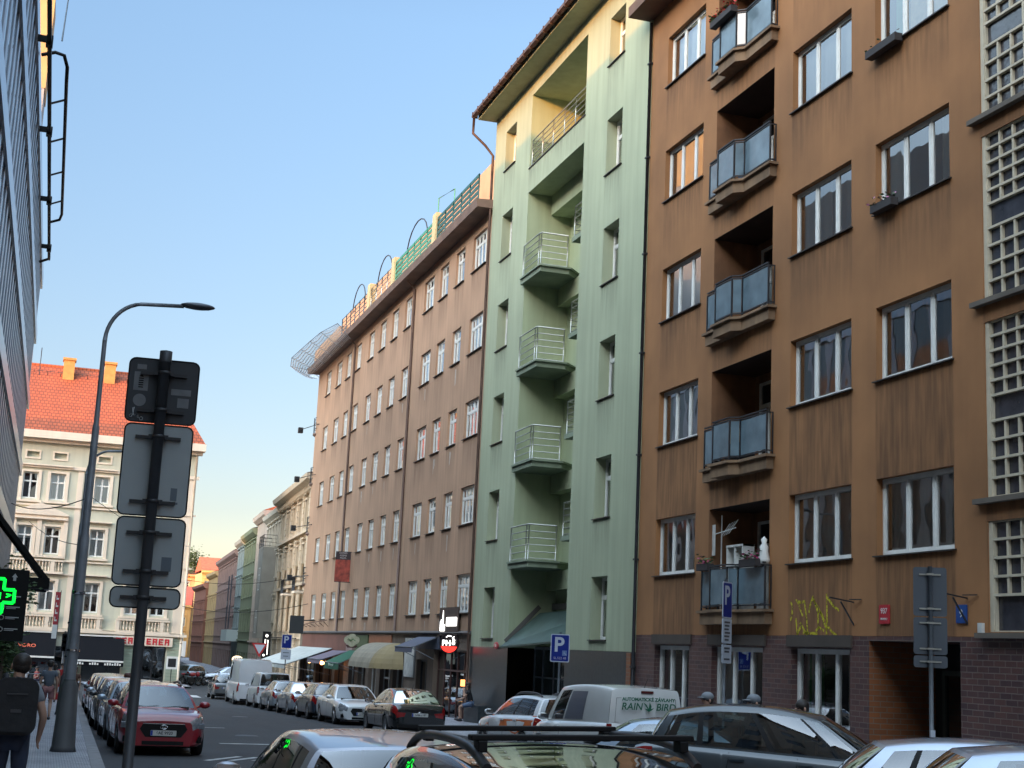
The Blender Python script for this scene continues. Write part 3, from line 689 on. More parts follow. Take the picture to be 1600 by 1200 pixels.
B = MB(); B.smooth = True; N_ = 8; Wd = 5.6; prf = [(-1.35*math.sin(R(a)), .75+1.2*math.cos(R(a))) for a in range(0, 91, 11)]
for s in range(len(prf)-1): B.poly([(0,*prf[s]),(Wd-1.0,*prf[s]),(Wd-1.0,*prf[s+1]),(0,*prf[s+1])])
B.build('fabric', M('beige_canvas', (.26,.23,.17), .7, var=.15, scale=2, streak=.1), o)
B = MB(); B.smooth = True
for s in range(len(prf)-1):
    for j in range(4):
        def pt(p, j): t = R(90*j/4); return (Wd-1.0+1.0*math.sin(t)*(-p[0]/1.35)*1.0, p[0]*math.cos(t), p[1])
        B.poly([pt(prf[s],j), pt(prf[s],j+1), pt(prf[s+1],j+1), pt(prf[s+1],j)])
B.build('end_cheek', M('ochre_canvas', (.26,.20,.10), .7, var=.15), o)
B = MB()
for k in range(6): B.tube([((Wd-1)*k/5,p[0]*.985,p[1]*.99) for p in prf], .018, 5)
B.build('awning_frame', greymetal, o)
# clover shaped shop sign
o = empty('hanging_sign', (14.5, 70.6, 1.95), R(-30), 'cream cloud-shaped hanging shop sign beside the green awning', 'sign')
o.scale = (.62,)*3; B = MB()
for cx, cz, r in ((-.35,.1,.32),(0,.25,.36),(.35,.1,.3),(0,-.1,.34)): disc(B, r, -.05-.002*cx, .05+.001*cx, 20, (cx,cz))
B.build('board', M('cream_board', (.42,.4,.27), .6, var=.2, scale=5), o); B = MB(); B.tube([(-.35+.1*k,-.06,.12+.1*math.sin(k*1.7)) for k in range(8)], .03, 5); B.build('script_mark', M('green_letter', (.06,.16,.05), .6), o); B = MB(); B.bar((0,0,.55),(.9,.5,.55),.04); B.build('bracket', darkmetal, o)
B = MB(); B.prism([(-.5,-.3),(.5,-.3),(.4,-.5),(-.35,-.52)], -.04, .04, 'y'); B.build('lower_board', M('dark_red_frame', (.07,.03,.025)), o)
# ================================================================== WHITE CORNER HOUSE (across the junction)
palep = M('pale_green_plaster', (.56,.55,.43), .85, var=.07, scale=.5, streak=.08)
stucco = M('cream_stucco', (.78,.66,.52), .8, var=.06, scale=.8, streak=.07)
XW, YW, WWd = -18.0, 107.0, 27.3
ew, _ = frame_empty('corner_house', XW, YW-.1, XW+WWd, YW+.15, 'cream and pale green historic corner house with an orange tiled roof and black awnings', 'building')
def ux(x): return x-XW
cx = [-13.9,-11.0,-8.1,-5.2,-2.3,-.4,2.7,5.6,7.4]
rows = [(3.2,5.3),(7.2,9.15),(11.1,13.0)]
ops = []
for x in cx:
    for z0, z1 in rows: ops.append((ux(x)-.52, ux(x)+.52, z0, z1, .2, False))
    ops.append((ux(x)-.42, ux(x)+.42, 14.1, 14.5, .25, True))
gop = [(1.0,6.0,-1.7,1.0),(7.5,12.5,-1.7,1.0),(16.6,19.3,-1.7,.75),(20.5,23.2,-1.7,.75),(24.5,26.3,-1.7,1.05)]
for g in gop: ops.append((*g, .3, False))
wall(ew, WWd, -2, 15.2, ops, palep, 15)
room(ew, WWd, -1.7, 15, 1.2)
for x in cx:
    for r, (z0, z1) in enumerate(rows):
        win(ew, ux(x)-.52, ux(x)+.52, z0, z1, .16, (.5,), (.66,), .08, .02, cur=random.choice((0,3,2,4,4)), cmat=curw, sill=False)
for x in cx[:]:
    u = ux(x)
    for r, (z0, z1) in enumerate(rows):
        B = MB()
        B.box(u-.75,u-.53,-.09,-.003,z0-.12,z1+.16).box(u+.53,u+.75,-.09,-.003,z0-.12,z1+.16).box(u-.53,u+.53,-.088,-.003,z1+.02,z1+.16)
        B.box(u-.9,u+.9,-.2,-.003,z0-.27,z0-.12); B.box(u-.85,u+.85,-.12,-.003,z1+.45,z1+.5); B.box(u-.95,u+.95,-.3,-.003,z1+.5,z1+.6)
        B.build('window_surround', stucco, ew)
    B = MB(); B.box(u-.55,u-.42,-.06,-.003,14.0,14.6).box(u+.42,u+.55,-.06,-.003,14.0,14.6).box(u-.55,u+.55,-.062,-.003,14.5,14.62).box(u-.55,u+.55,-.062,-.003,13.96,14.08)
    B.build('window_surround', stucco, ew)
B = MB(); u0, u1 = ux(-3.4), ux(.6)    # pediment over the paired windows, balusters
B.prism([(u0,9.95),(u1,9.95),(u1,10.05),((u0+u1)/2,10.85),(u0,10.05)], -.32, -.003, 'y')
for x in (-3.1,-1.35,.45): B.box(ux(x)-.16,ux(x)+.16,-.16,-.003,6.9,9.75)
B.box(u0,u1,-.2,-.003,9.75,9.95); B.build('pediment', stucco, ew)
def balus(u0, u1, z):
    B = MB(); B.box(u0,u1,-.26,-.003,z+.72,z+.85).box(u0,u1,-.28,-.003,z-.12,z+.02)
    n = int((u1-u0)/.22)
    for k in range(n):
        x = u0+.11+k*(u1-u0)/n
        if k % 7 == 0: B.box(x-.14,x+.14,-.24,-.004,z+.02,z+.72)
        else: B.lathe([(.03,0),(.075,.2),(.03,.4),(.07,.6),(.04,.7)], 6, (x,-.14,z+.02))
    B.build('baluster_panel', stucco, ew)
for a, c in ((ux(-3.4),ux(.6)),): balus(a, c, 5.95)
for a, c in ((ux(-3.4),ux(.6)),(ux(1.7),ux(3.7)),(ux(4.6),ux(8.4))): balus(a, c, 2.05)
B = MB()
for z0, z1, d in ((15.2,15.45,.35),(15.45,16.0,.75),(13.35,13.6,.16),(10.1 if 0 else 10.6,10.72,.14),(5.75,5.86,.12),(1.75,1.95,.3),(2.0,2.04,.1),(6.7,6.8,.14)):
    B.box(-.25-d*.4,WWd+.25+d*.4,-d,-.004 if z0 < 15.2 else .3,z0,z1)
B.box(WWd-.75,WWd+.06,-.07,-.003,2.0,13.3); B.box(ux(.95),ux(1.35),-.05,-.003,2.0,13.3)
B.build('cornice', stucco, ew)
B = MB()
for k in range(15): B.box(.0,16.5,-.035,-.0025,-1.7+k*.22+.015,-1.7+(k+1)*.22) if False else None
for k in range(14):
    z = -1.4+k*.22
    for a, c in ((0,.9),(6.1,7.4),(12.6,16.5),(19.4,20.4),(23.3,24.4),(26.4,WWd)): B.box(a,c,-.05,-.003,z,z+.19)
B.build('rustication', M('pale_green_stone', (.36,.42,.32), .85, var=.08), ew)
for a, c, z0, z1 in gop:
    w_ = win(ew, a, c, z0, z1, .25, (.5,) if c-a < 2 else (.33,.66), (), .08, 0, cur=9, sill=False, glass=paned, frm=darkmetal, name='shop_window')
tiles = M('terracotta_tiles', (.40,.082,.024), .75, var=.12, scale=.7, bump=.2, bscale=6)
nt = tiles.node_tree; tb = nt.nodes.new('ShaderNodeTexBrick'); tb.inputs['Scale'].default_value = 1; tb.inputs['Brick Width'].default_value = .3; tb.inputs['Row Height'].default_value = .28; tb.inputs['Mortar Size'].default_value = .035
tb.inputs['Color1'].default_value = (1,1,1,1); tb.inputs['Color2'].default_value = (.82,.82,.82,1); tb.inputs['Mortar'].default_value = (.4,.4,.4,1)
tc = nt.nodes.new('ShaderNodeTexCoord'); sp = nt.nodes.new('ShaderNodeSeparateXYZ'); cbn = nt.nodes.new('ShaderNodeCombineXYZ'); nt.links.new(tc.outputs['Object'], sp.inputs[0]); nt.links.new(sp.outputs[0], cbn.inputs[0]); nt.links.new(sp.outputs[2], cbn.inputs[1]); nt.links.new(cbn.outputs[0], tb.inputs[0])
bs = nt.nodes['Principled BSDF']; src = bs.inputs['Base Color'].links[0].from_socket; mx = nt.nodes.new('ShaderNodeMix'); mx.data_type = 'RGBA'; mx.blend_type = 'MULTIPLY'; mx.inputs[0].default_value = 1
nt.links.new(src, mx.inputs[6]); nt.links.new(tb.outputs[0], mx.inputs[7]); nt.links.new(mx.outputs[2], bs.inputs['Base Color'])
B = MB(); zr = 22.3
B.poly([(-.5,-.6,16.0),(WWd+.5,-.6,16.0),(WWd-2.2,8,zr),(-.5,8,zr)]); B.poly([(-.5,15.6,16.0),(-.5,8,zr),(WWd-2.2,8,zr),(WWd+.5,15.6,16.0)]); B.poly([(WWd+.5,-.6,16.0),(WWd+.5,15.6,16.0),(WWd-2.2,8,zr)])
for k in range(3): B.tube([(-.5,8,zr),(WWd-2.2,8,zr)], .12, 8) if k == 0 else None
rf = B.build('roof', tiles, ew)
chm = M('ochre_chimney', (.45,.25,.08), .8, var=.15, scale=3)
for x in (-.35, 2.75, 6.6, -6.2):
    B = MB(); u = ux(x)-.1; B.box(u-.42,u+.42,6.3,7.3,19.6,22.6).box(u-.5,u+.5,6.2,7.4,22.6,22.78); B.build('chimney', chm, rf)
B = MB()
for x in (-2.6,): B.tube([(ux(x),6.5,21),(ux(x),6.5,23.4)], .03, 5)
B.tube([(0,6.6,21.6),(WWd-2,6.6,21.6)], .025, 4)
for k in range(12): B.tube([(ux(-3)+k*1.0,6.6,20.9),(ux(-3)+k*1.0,6.6,21.6)], .02, 4)
B.build('roof_rail', darkmetal, rf)
B = MB(); B.tube([(WWd+.02,-.12,15.2),(WWd+.0,-.1,-1.7)], .08, 8); B.build('downpipe', stucco, ew)
blackc = M('black_canvas', (.008,.009,.012), .85, spec=.1)
def aw2(label, x0, x1, zt, zb, pr):
    o = empty('awning', (x0, YW-.1, 0), 0, label, 'awning', 'black awnings of the corner house'); w = x1-x0
    B = MB(); B.poly([(0,0,zt),(w,0,zt),(w,-pr,zb),(0,-pr,zb)]); B.poly([(0,-pr,zb),(w,-pr,zb),(w,-pr,zb-.35),(0,-pr,zb-.35)]); B.poly([(0,-.01,zt-.03),(0,-pr,zb-.03),(w,-pr,zb-.03),(w,-.01,zt-.03)])
    B.poly([(w,0,zt),(w,-pr,zb),(w,-pr,zb-.3),(w,-.02,zb)]); B.build('fabric', blackc, o)
    B = MB(); B.bar((0,-pr-.02,zb-.0),(w,-pr-.02,zb-.0),.05,.12); B.box(0,w,-.12,-.02,zt,zt+.1); B.build('front_rail', white, o); return o
o = aw2('black shop awning with orange lettering, left of the lamp post', -6.5, .6, 1.65, -.02, 1.7)
text('VORO', .42, M('orange_letter', (.6,.1,.04), .6), o, (5.2,-1.0,.72), (R(48),0,0), bold=.01)
o = aw2('plain black shop awning with white lettering along its edge', 1.3, 5.3, 1.55, -.15, 1.7)

B = MB()
for k in range(22):
    if k in (7,8,13,14): continue
    B.box(.15+k*.17,.15+k*.17+.11,-1.745,-1.705,-.42,-.42+(.17 if k % 3 else .12))
B.build('edge_letters', white, o)
lr = M('red_letters', (.55,.02,.03), .5)
o = empty('shop_lettering', (6.6, YW-.15, 1.35), 0, 'red shop lettering above the doorway of the corner house', 'sign'); 
B = MB()
for k in range(9):
    if k == 4: continue
    x = -1.9+k*.43; B.box(x,x+.1,-.04,-.012,-.22,.22).box(x+.1,x+.32,-.04,-.012,.12,.22); (B.box(x+.1,x+.32,-.04,-.012,-.22,-.12) if k % 2 else B.box(x+.22,x+.32,-.04,-.012,-.22,.12)); B.box(x+.1,x+.3,-.038,-.012,-.05,.04)
B.build('red_letters', lr, o)
B = MB(); B.box(-2.1,2.1,-.01,.0,-.32,.32); B.build('backing_board', stucco, o)
o = empty('vertical_banner', (.35, 88, 1.15), R(0), 'tall narrow red and white banner on a thin post', 'banner'); B = MB(); B.box(-.14,.14,-.01,.01,1.0,2.9); B.build('red_cloth', M('red_cloth', (.4,.04,.05), .7), o); B = MB(); B.box(-.14,.14,-.01,.01,.2,1.0); B.build('white_cloth', white, o); B = MB(); B.tube([(.16,0,-2.8),(.16,0,3.0)], .02, 6); B.build('post', darkmetal, o)

B = MB()
for k, z in enumerate((1.2,1.62,2.02,2.45)): B.box(-.07,.07,-.02,-.011,z,z+.1).box(-.07,-.03,-.02,-.011,z+.1,z+.26)
B.build('white_letters', white, o)
o = empty('notice_board', (8.7, YW-1.2, -1.72), 0, 'small framed menu board on a post beside the corner house door', 'sign'); B = MB(); B.tube([(0,0,0),(0,0,1.3)], .03, 6); B.build('post', darkmetal, o); B = MB(); B.box(-.4,.4,-.04,.04,1.2,2.1); B.build('board', white, o); B = MB(); B.box(-.28,.28,-.05,-.041,1.35,1.95); B.build('menu', darkmetal, o)
o = empty('light_box', (9.5, YW-.5, .4), R(0), 'small white vertical light box at the corner of the cream house', 'sign'); B = MB(); B.box(-.12,.12,-.3,.3,0,1.1); B.build('box', M('lightbox', (.7,.7,.68), .5), o); B = MB(); B.bar((-.3,0,.9),(0,0,.9),.04); B.build('bracket', darkmetal, o)
# ================================================================== GENERIC ROW HOUSES
def rowhouse(p0, p1, D, z0, ze, zrow, h, cols, ww, col, label, roofc=(.2,.09,.06), roofh=2.5, trim=None, surround=True, group='row houses down the right side of the street', name='row_house', base=None, glass=None, cornd=.45, rustic=False, extra=None):
    e, W = frame_empty(name, *p0, *p1, label, 'building', group)
    mat = M('plaster_%02d%02d%02d' % tuple(int(c*99) for c in col), col, .88, var=.1, scale=.5, streak=.15)
    trim = trim or tuple(min(.75, c*1.2+.03) for c in col); tm = M('trim_%02d%02d%02d' % tuple(int(c*99) for c in trim), trim, .85, var=.1)
    us = [W*(k+.5)/cols for k in range(cols)]; ops = []
    for z in zrow:
        for u in us: ops.append((u-ww/2, u+ww/2, z-h, z, .14, False))
    g = [(u-ww*.7, u+ww*.7, z0+.1, z0+2.6, .25, False) for u in us]
    wall(e, W, z0, ze, ops+g, mat, D)
    room(e, W, z0, ze-.2, 1.0)
    for o in ops: win(e, o[0], o[1], o[2], o[3], .12, (.5,), (.68,), .07, 0, cur=random.choice((0,1,4,3)), sill=False, glass=pane)
    for o in g: win(e, o[0], o[1], o[2], o[3], .2, (.5,), (), .09, 0, cur=4, sill=False, glass=paned, frm=darkmetal, name='shop_window')
    if surround:
        for u in us:
            for z in zrow:
                B = MB(); B.box(u-ww/2-.16,u-ww/2-.01,-.07,-.003,z-h,z+.02).box(u+ww/2+.01,u+ww/2+.16,-.07,-.003,z-h,z+.02).box(u-ww/2-.2,u+ww/2+.2,-.12,-.003,z+.02,z+.16).box(u-ww/2-.2,u+ww/2+.2,-.14,-.003,z-h-.12,z-h-.01).box(u-ww/2-.26,u+ww/2+.26,-.24,-.003,z+.36,z+.46)
                B.build('window_surround', tm, e)
    B = MB(); B.prism([(-cornd,ze+.02),(-cornd-.1,ze+.35),(.3,ze+.45),(.3,ze-.3),(-.1,ze-.3)], -.1, W+.1, 'x'); B.box(0,W,-.15,-.003,zrow[0]-h-1.0,zrow[0]-h-.85)
    if rustic:
        for k in range(int((ze-z0)/.45)):
            z = z0+k*.45
            for i, u in enumerate([0]+[x+W/cols/2 for x in us]): B.box(max(0,u-.42), min(W,u+.42), -.08, -.003, z+.02, z+.42)
        for zz in zrow: B.box(0,W,-.3,-.003,zz+.75,zz+.95)
        for k in range(int(W/.8)): B.box(k*.8+.1,k*.8+.35,-.4,-.004,ze-.55,ze-.02)
    B.build('cornice', tm, e)
    if roofh:
        B = MB(); B.poly([(-.1,-cornd,ze+.4),(W+.1,-cornd,ze+.4),(W+.1,D/2,ze+roofh),(-.1,D/2,ze+roofh)]); B.poly([(-.1,D+.3,ze+.4),(-.1,D/2,ze+roofh),(W+.1,D/2,ze+roofh),(W+.1,D+.3,ze+.4)])
        B.poly([(-.1,-cornd,ze+.4),(-.1,D/2,ze+roofh),(-.1,D+.3,ze+.4)]); B.poly([(W+.1,-cornd,ze+.4),(W+.1,D+.3,ze+.4),(W+.1,D/2,ze+roofh)])
        rf = B.build('roof', M('roof_%02d%02d%02d' % tuple(int(c*99) for c in roofc), roofc, .8, var=.2, scale=2), e)
    if extra: extra(e, W)
    return e, W
def lineX(Y): return 16.7+.042*(Y-97)
def bal(e, u, z, w=1.6, y=-.85):
    B = MB(); B.box(u-w/2,u+w/2,y,0,z-.15,z); bb = B.build('balcony', stucco, e); B = MB(); railing(B, [(u-w/2,0),(u-w/2,y),(u,y),(u+w/2,y),(u+w/2,0)], z+1, z, 4); 
    for k in range(9): B.tube([(u-w/2+w*k/8,y,z),(u-w/2+w*k/8,y,z+1)], .015, 4)
    B.build('balcony_railing', darkmetal, bb)
def ex1(e, W):
    bal(e, W-3, 5.3); bal(e, W-10, 5.3)
    for k in range(6):
        u = W*(k+1)/6-.1
        B = MB(); B.lathe([(.16,2.6),(.2,2.8),(.14,3.1),(.12,7.0),(.2,7.3)], 8, (u-.9,-.2,0)); B.build('pilaster', M('ornate_trim', (.5,.4,.28), .85), e)
rowhouse((lineX(117.5),117.5), (lineX(96),96), 13, -2, 12.9, [5.0,8.7,11.9], 2.0, 6, 1.05, (.42,.34,.24), 'ornate beige stucco house just past the rose-brown house, with pilasters and a balcony', rustic=True, extra=ex1, cornd=.8, roofh=2.0)
def ex2(e, W):
    B = MB(); B.box(W-6.5,W-2.5,-1.1,-.004,2.0,9.6); B.build('bay_window', M('grey_bay', (.33,.3,.25), .85, var=.1), e); bal(e, W-4.5, 9.62, 3.8, -1.1)
    for z in (4.3,7.9):
        w_ = win(e, W-5.2, W-3.8, z-1.9, z, -1.11, (.5,), (.68,), .07, 0, cur=0, sill=False)
rowhouse((lineX(129),129), (lineX(117.5),117.5), 12, -2, 12.4, [5.2,8.9,11.6], 1.8, 5, 1.0, (.50,.43,.33), 'pale cream house with a grey bay window and a railed balcony on top', extra=ex2, roofc=(.45,.12,.05), roofh=3.2)
rowhouse((lineX(139),139), (lineX(129),129), 12, -2, 13.1, [4.2,7.6,11.0], 1.6, 5, .7, (.46,.36,.28), 'pinkish cream house with rows of tiny windows', roofc=(.5,.13,.05), roofh=3, surround=False)
rowhouse((lineX(152),152), (lineX(139),139), 12, -2, 12.2, [4.4,7.8,11.2], 1.7, 5, .9, (.16,.18,.10), 'olive green house with grey-green bays', roofc=(.12,.1,.09), roofh=2.2)
def ex3(e, W):
    for u in (W*.25, W*.72):
        B = MB(); B.box(u-.7,u+.7,-.95,-.9,2.9,8.6); o = B.build('dark_banner', M('banner_dark', (.03,.03,.04), .8), e)
        B = MB(); B.box(u-.2,u+.2,-.96,-.951,5.4,5.9); B.build('banner_mark', M('banner_grey', (.35,.33,.3), .8), o)
    B = MB(); B.box(0,W,-1.2,-.004,1.6,2.8); B.build('sign_board', M('pale_board', (.5,.55,.52), .7), e)
rowhouse((lineX(160),160), (lineX(152),152), 12, -2, 12.0, [4.8,8.2,11.2], 1.7, 3, .9, (.22,.26,.25), 'narrow blue-grey house hung with two dark vertical banners', roofc=(.1,.1,.1), roofh=1.4, extra=ex3)
def ex4(e, W):
    for k in range(3):
        B = MB(); B.box(3+k*4,4.2+k*4,4.2,5.4,12,15.6-.4*k); B.build('chimney', M('red_chimney', (.22,.06,.04), .8), e)
rowhouse((lineX(190),190), (lineX(160),160), 12, -2, 11.3, [4.0,7.3,10.4], 1.7, 11, .95, (.20,.13,.11), 'dull mauve-brown house with red brick chimneys', roofc=(.25,.09,.06), roofh=2.4, extra=ex4)
rowhouse((lineX(204)-.3,204), (lineX(190),190), 12, -2, 10.2, [4.0,7.2], 1.7, 5, .95, (.40,.28,.13), 'ochre yellow house far down the right side', roofc=(.3,.12,.07), roofh=2)
rowhouse((lineX(222)-1.2,222), (lineX(204)-.6,204), 12, -2, 9.0, [3.8,6.8], 1.6, 7, .9, (.24,.10,.065), 'brick red house far down the right side', roofc=(.4,.12,.06), roofh=2)
# left row behind the cream corner house
rowhouse((9.6,123), (11.0,262), 14, -2, 13.5, [4.5,8,11.3], 1.8, 28, 1.0, (.45,.4,.32), 'long grey-beige house behind the cream corner house', group='row houses down the left side of the street', roofc=(.4,.12,.06))
# sunlit houses closing the view on the rise
gm = 'sunlit houses on the rise'
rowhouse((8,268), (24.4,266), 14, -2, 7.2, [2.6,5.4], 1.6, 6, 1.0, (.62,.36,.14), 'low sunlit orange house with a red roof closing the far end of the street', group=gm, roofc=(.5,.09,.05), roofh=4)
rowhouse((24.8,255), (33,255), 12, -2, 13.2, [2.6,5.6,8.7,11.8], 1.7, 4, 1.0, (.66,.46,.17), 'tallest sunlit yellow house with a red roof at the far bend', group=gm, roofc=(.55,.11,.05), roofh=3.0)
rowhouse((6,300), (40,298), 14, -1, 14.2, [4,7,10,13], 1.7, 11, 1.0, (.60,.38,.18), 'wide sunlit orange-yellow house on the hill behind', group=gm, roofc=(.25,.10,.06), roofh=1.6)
# ================================================================== LEFT: GLASS OFFICE BUILDING
XL = -2.1; ZL = 20.05
el, WL = frame_empty('office_building', XL, 27.0, XL, 77.0, 'modern office building with a louvred metal and glass front on the left edge', 'building')
gl = M('dark_curtain_glass', (.02,.025,.035), .06, spec=.9, var=.3, scale=.4)
band = M('brushed_band_metal', (.34,.38,.44), .28, .75, var=.08, scale=2)
fin = M('fin_metal', (.30,.33,.38), .38, .7, var=.1)
B = MB(); B.box(0,WL,.12,46.5,2.6,ZL-.1); B.build('glass_wall', gl, el)
B = MB(); B.box(0,WL,.3,46.4,-2.2,2.6); B.build('ground_floor', M('dark_shopfront', (.03,.032,.036), .3, var=.3), el)
B = MB()
for z in (2.6,6.1,9.6,13.1,16.6,ZL-.45): B.box(-.02,WL+.02,.02,.118,z,z+.62)
B.build('spandrel_band', band, el)
for z in (2.6,6.1,9.6,13.1,16.6):
    B = MB()
    for k in range(33): B.box(.1+k*1.5,.62+k*1.5,.095,.119,z+.55,z+(3.5 if z < 16 else 3.0))
    B.build('louvre_panel', fin, el)
B = MB(); B.box(-.01,WL+.01,.2,46.3,ZL-.1,ZL+.25); B.build('roof', M('flat_roof', (.12,.12,.12), .9), el)
B = MB(); B.box(0,WL-.5,4.0,46,ZL+.25,26.2); B.build('unseen_floors', M('unseen_floors_grey', (.3,.3,.3), .8), el)  # unseen floors, added and sized to cast the shadow line across the street
lp = M('pale_panel', (.4,.41,.42), .5, .3, var=.1)
B = MB(); B.box(WL+.03,WL+1.2,.25,46,-2,ZL-4.5); B.build('end_wall', lp, el)
# roof maintenance rail with brackets and hanging tube
o = empty('gantry_rail', (0,0,0), 0, 'black gantry rail on brackets with a hanging tube loop along the office roof edge', 'gantry')
B = MB(); zr_ = 19.25; xr_ = -1.75
B.bar((xr_,29,zr_),(xr_,69,zr_),.12,.17)
for y in (34,42.5,50.7,59.3,67): B.bar((XL,y,zr_+.06),(xr_+.05,y,zr_+.06),.14,.18); B.cbox((xr_,y,zr_),(.2,.26,.32))
B.bar((xr_,69,zr_),(XL-.05,68.8,zr_-.25),.12)
B.build('rail', blk, o)
B = MB(); B.tube([(xr_-.3,45.5,zr_+.75),(xr_+.1,45.2,zr_+.78),(xr_+.38,45.2,zr_+.72),(xr_+.5,45.6,zr_+.5),(xr_+.5,46.4,zr_+.35),(xr_+.5,61.8,zr_+.2),(xr_+.42,62.4,zr_+.12),(xr_,62.6,zr_)], .06, 8)
for y in (48,52,56,60): B.bar((xr_,y,zr_+.05),(xr_+.5,y,zr_+.28),.06)
B.build('tube_loop', blk, o)
B = MB(); B.box(-6.5,-3.2,79,82,31.5,37); oo = B.build('stair_tower', M('sunlit_ochre_top', (.5,.33,.15), .8, var=.15, scale=.6), None); tag(oo, 'slim tower with its sunlit top coloured ochre behind the office roof', 'tower')  # ochre marks the sunlit top: light put into the colour
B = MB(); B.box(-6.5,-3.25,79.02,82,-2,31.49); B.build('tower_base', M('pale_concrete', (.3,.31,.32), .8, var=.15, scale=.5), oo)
B = MB(); B.tube([(xr_+.3,44,zr_+.7),(xr_+.42,44,zr_+4.2)], [.03,.012], 6); tag(B.build('antenna', greymetal, None), 'thin grey antenna rising from the office roof edge', 'antenna')
# street level canopy frame on the office
o = empty('canopy', (XL,49,0), 0, 'black folding canopy frame jutting out from the office front', 'canopy')
B = MB(); B.bar((0,0,5.6),(1.9,1,3.4),.10,.16); B.bar((0,6,5.6),(1.9,6,3.4),.10,.16); B.bar((0,0,3.3),(1.9,1,3.3),.3,.35); B.bar((1.9,1,3.35),(1.9,6,3.35),.16,.3); B.bar((0,6,3.3),(1.9,6,3.3),.2,.3); B.build('canopy_frame', blk, o)
B = MB(); B.poly([(0,0,5.6),(0,6,5.6),(1.0,6,4.4),(1.0,.5,4.4)]); B.build('canopy_cloth', blackc, o)
# left neighbour (south of the offices)
e2, W2 = frame_empty('apartment_house', XL, -36, XL, 26.99, 'grey-beige apartment house beside the offices, left of the viewer', 'building')
ops = [(1.4+k*3.2, 2.8+k*3.2, z-1.8, z, 0, False) for k in range(19) for z in (5.6,9.2,12.8,16.4,20.0,23.4)]
pl2 = M('grey_beige_plaster', (.42,.37,.30), .85, var=.08)
wall(e2, W2, -2, 24.6, [o_[:4]+(0.1,False) for o_ in ops], pl2, 30)
B = MB()
for o_ in ops: B.poly([(o_[0],.1,o_[2]),(o_[1],.1,o_[2]),(o_[1],.1,o_[3]),(o_[0],.1,o_[3])])
B.build('glazing', gl, e2)
B = MB(); B.box(-.1,W2,-.5,30,24.602,24.9); B.build('roof', rooft, e2)
# pharmacy cross and shop board
neon = M('green_neon', (.0,.9,.035), .5, emit=1.5)
o = empty('pharmacy_cross', (-1.08, 31.0, 2.42), R(8), 'glowing green pharmacy cross sign projecting over the pavement', 'sign')
o.scale = (.85,)*3; B = MB(); s_, t_ = .16, .42
cross = [(-s_,-t_),(s_,-t_),(s_,-s_),(t_,-s_),(t_,s_),(s_,s_),(s_,t_),(-s_,t_),(-s_,s_),(-t_,s_),(-t_,-s_),(-s_,-s_)]
B.prism(cross, 0, .12, 'y'); B.build('housing', blk, o)
B = MB()
c2 = [(x*.97,z*.97) for x, z in cross]; ci = [(x-.055*(1 if x > 0 else -1), z-.055*(1 if z > 0 else -1)) for x, z in c2]
for k in range(12):
    a, c = c2[k], c2[(k+1)%12]; B.bar((a[0],-.012,a[1]),(c[0],-.012,c[1]),.02,.07)
B.bar((-.1,-.012,0),(.1,-.012,0),.02,.16); B.bar((.22,-.012,-.03),(.33,-.012,.03),.02,.03); B.bar((.22,-.012,.05),(.33,-.012,.03),.02,.03)
B.build('neon_tube', neon, o)
B = MB(); B.bar((-.95,.06,0),(-.1,.06,0),.06); B.build('bracket', blk, o)
o = empty('shop_board', (-.84, 33, 1.5), R(5), 'tall black pharmacy board with small white marks', 'sign')
B = MB(); B.box(-.33,.33,0,.12,0,1.55); B.bar((-1.25,.06,1.3),(-.3,.06,1.3),.06); B.bar((-1.25,.06,.3),(-.3,.06,.3),.06); B.build('board', blk, o)
B = MB()
for k, z in enumerate((.25,.5,.72,.95)):
    B.tube([(-.16+.05*math.cos(a*PI/4),-.008,z+.05*math.sin(a*PI/4)) for a in range(9)], .008, 4); B.bar((-.08,-.008,z+.012),(.2,-.008,z+.012),.01,.02); B.bar((-.08,-.008,z-.02),(.12,-.008,z-.02),.01,.012)
B.prism([(0,1.3),(.06,1.3),(.06,1.38),(.09,1.38),(.03,1.46),(-.03,1.38),(0,1.38)], -.01, -.004, 'y')
B.build('white_marks', M('pale_mark', (.5,.5,.5), .6), o)

# houses that close the street behind the viewer (they only show in reflections and from other viewpoints)
def plainhouse(p0, p1, D, ze, col, label, n, zs):
    e, W = frame_empty('apartment_house', *p0, *p1, label, 'building')
    ops = [(W*(k+.5)/n-.7, W*(k+.5)/n+.7, z-1.7, z, .12, False) for k in range(n) for z in zs]
    wall(e, W, -1.5, ze, ops, M('plaster_%02d%02d%02d' % tuple(int(c*99) for c in col), col, .88, var=.1, scale=.5), D)
    B = MB()
    for o_ in ops: B.poly([(o_[0],.12,o_[2]),(o_[1],.12,o_[2]),(o_[1],.12,o_[3]),(o_[0],.12,o_[3])])
    B.build('glazing', gl, e); B = MB(); B.box(-.1,W+.1,-.5,D+.2,ze+.002,ze+.4); B.build('roof', rooft, e)
plainhouse((15.2,8.94),(15.2,-36),14,20.2,(.40,.33,.24),'beige apartment house next to the brown one, beside the viewer',14,(4.5,8,11.5,15,18.5))
plainhouse((20,-60),(-6,-60),12,20,(.45,.40,.33),'pale apartment house closing the street behind the viewer',9,(4.5,8,11.5,15,18.5))
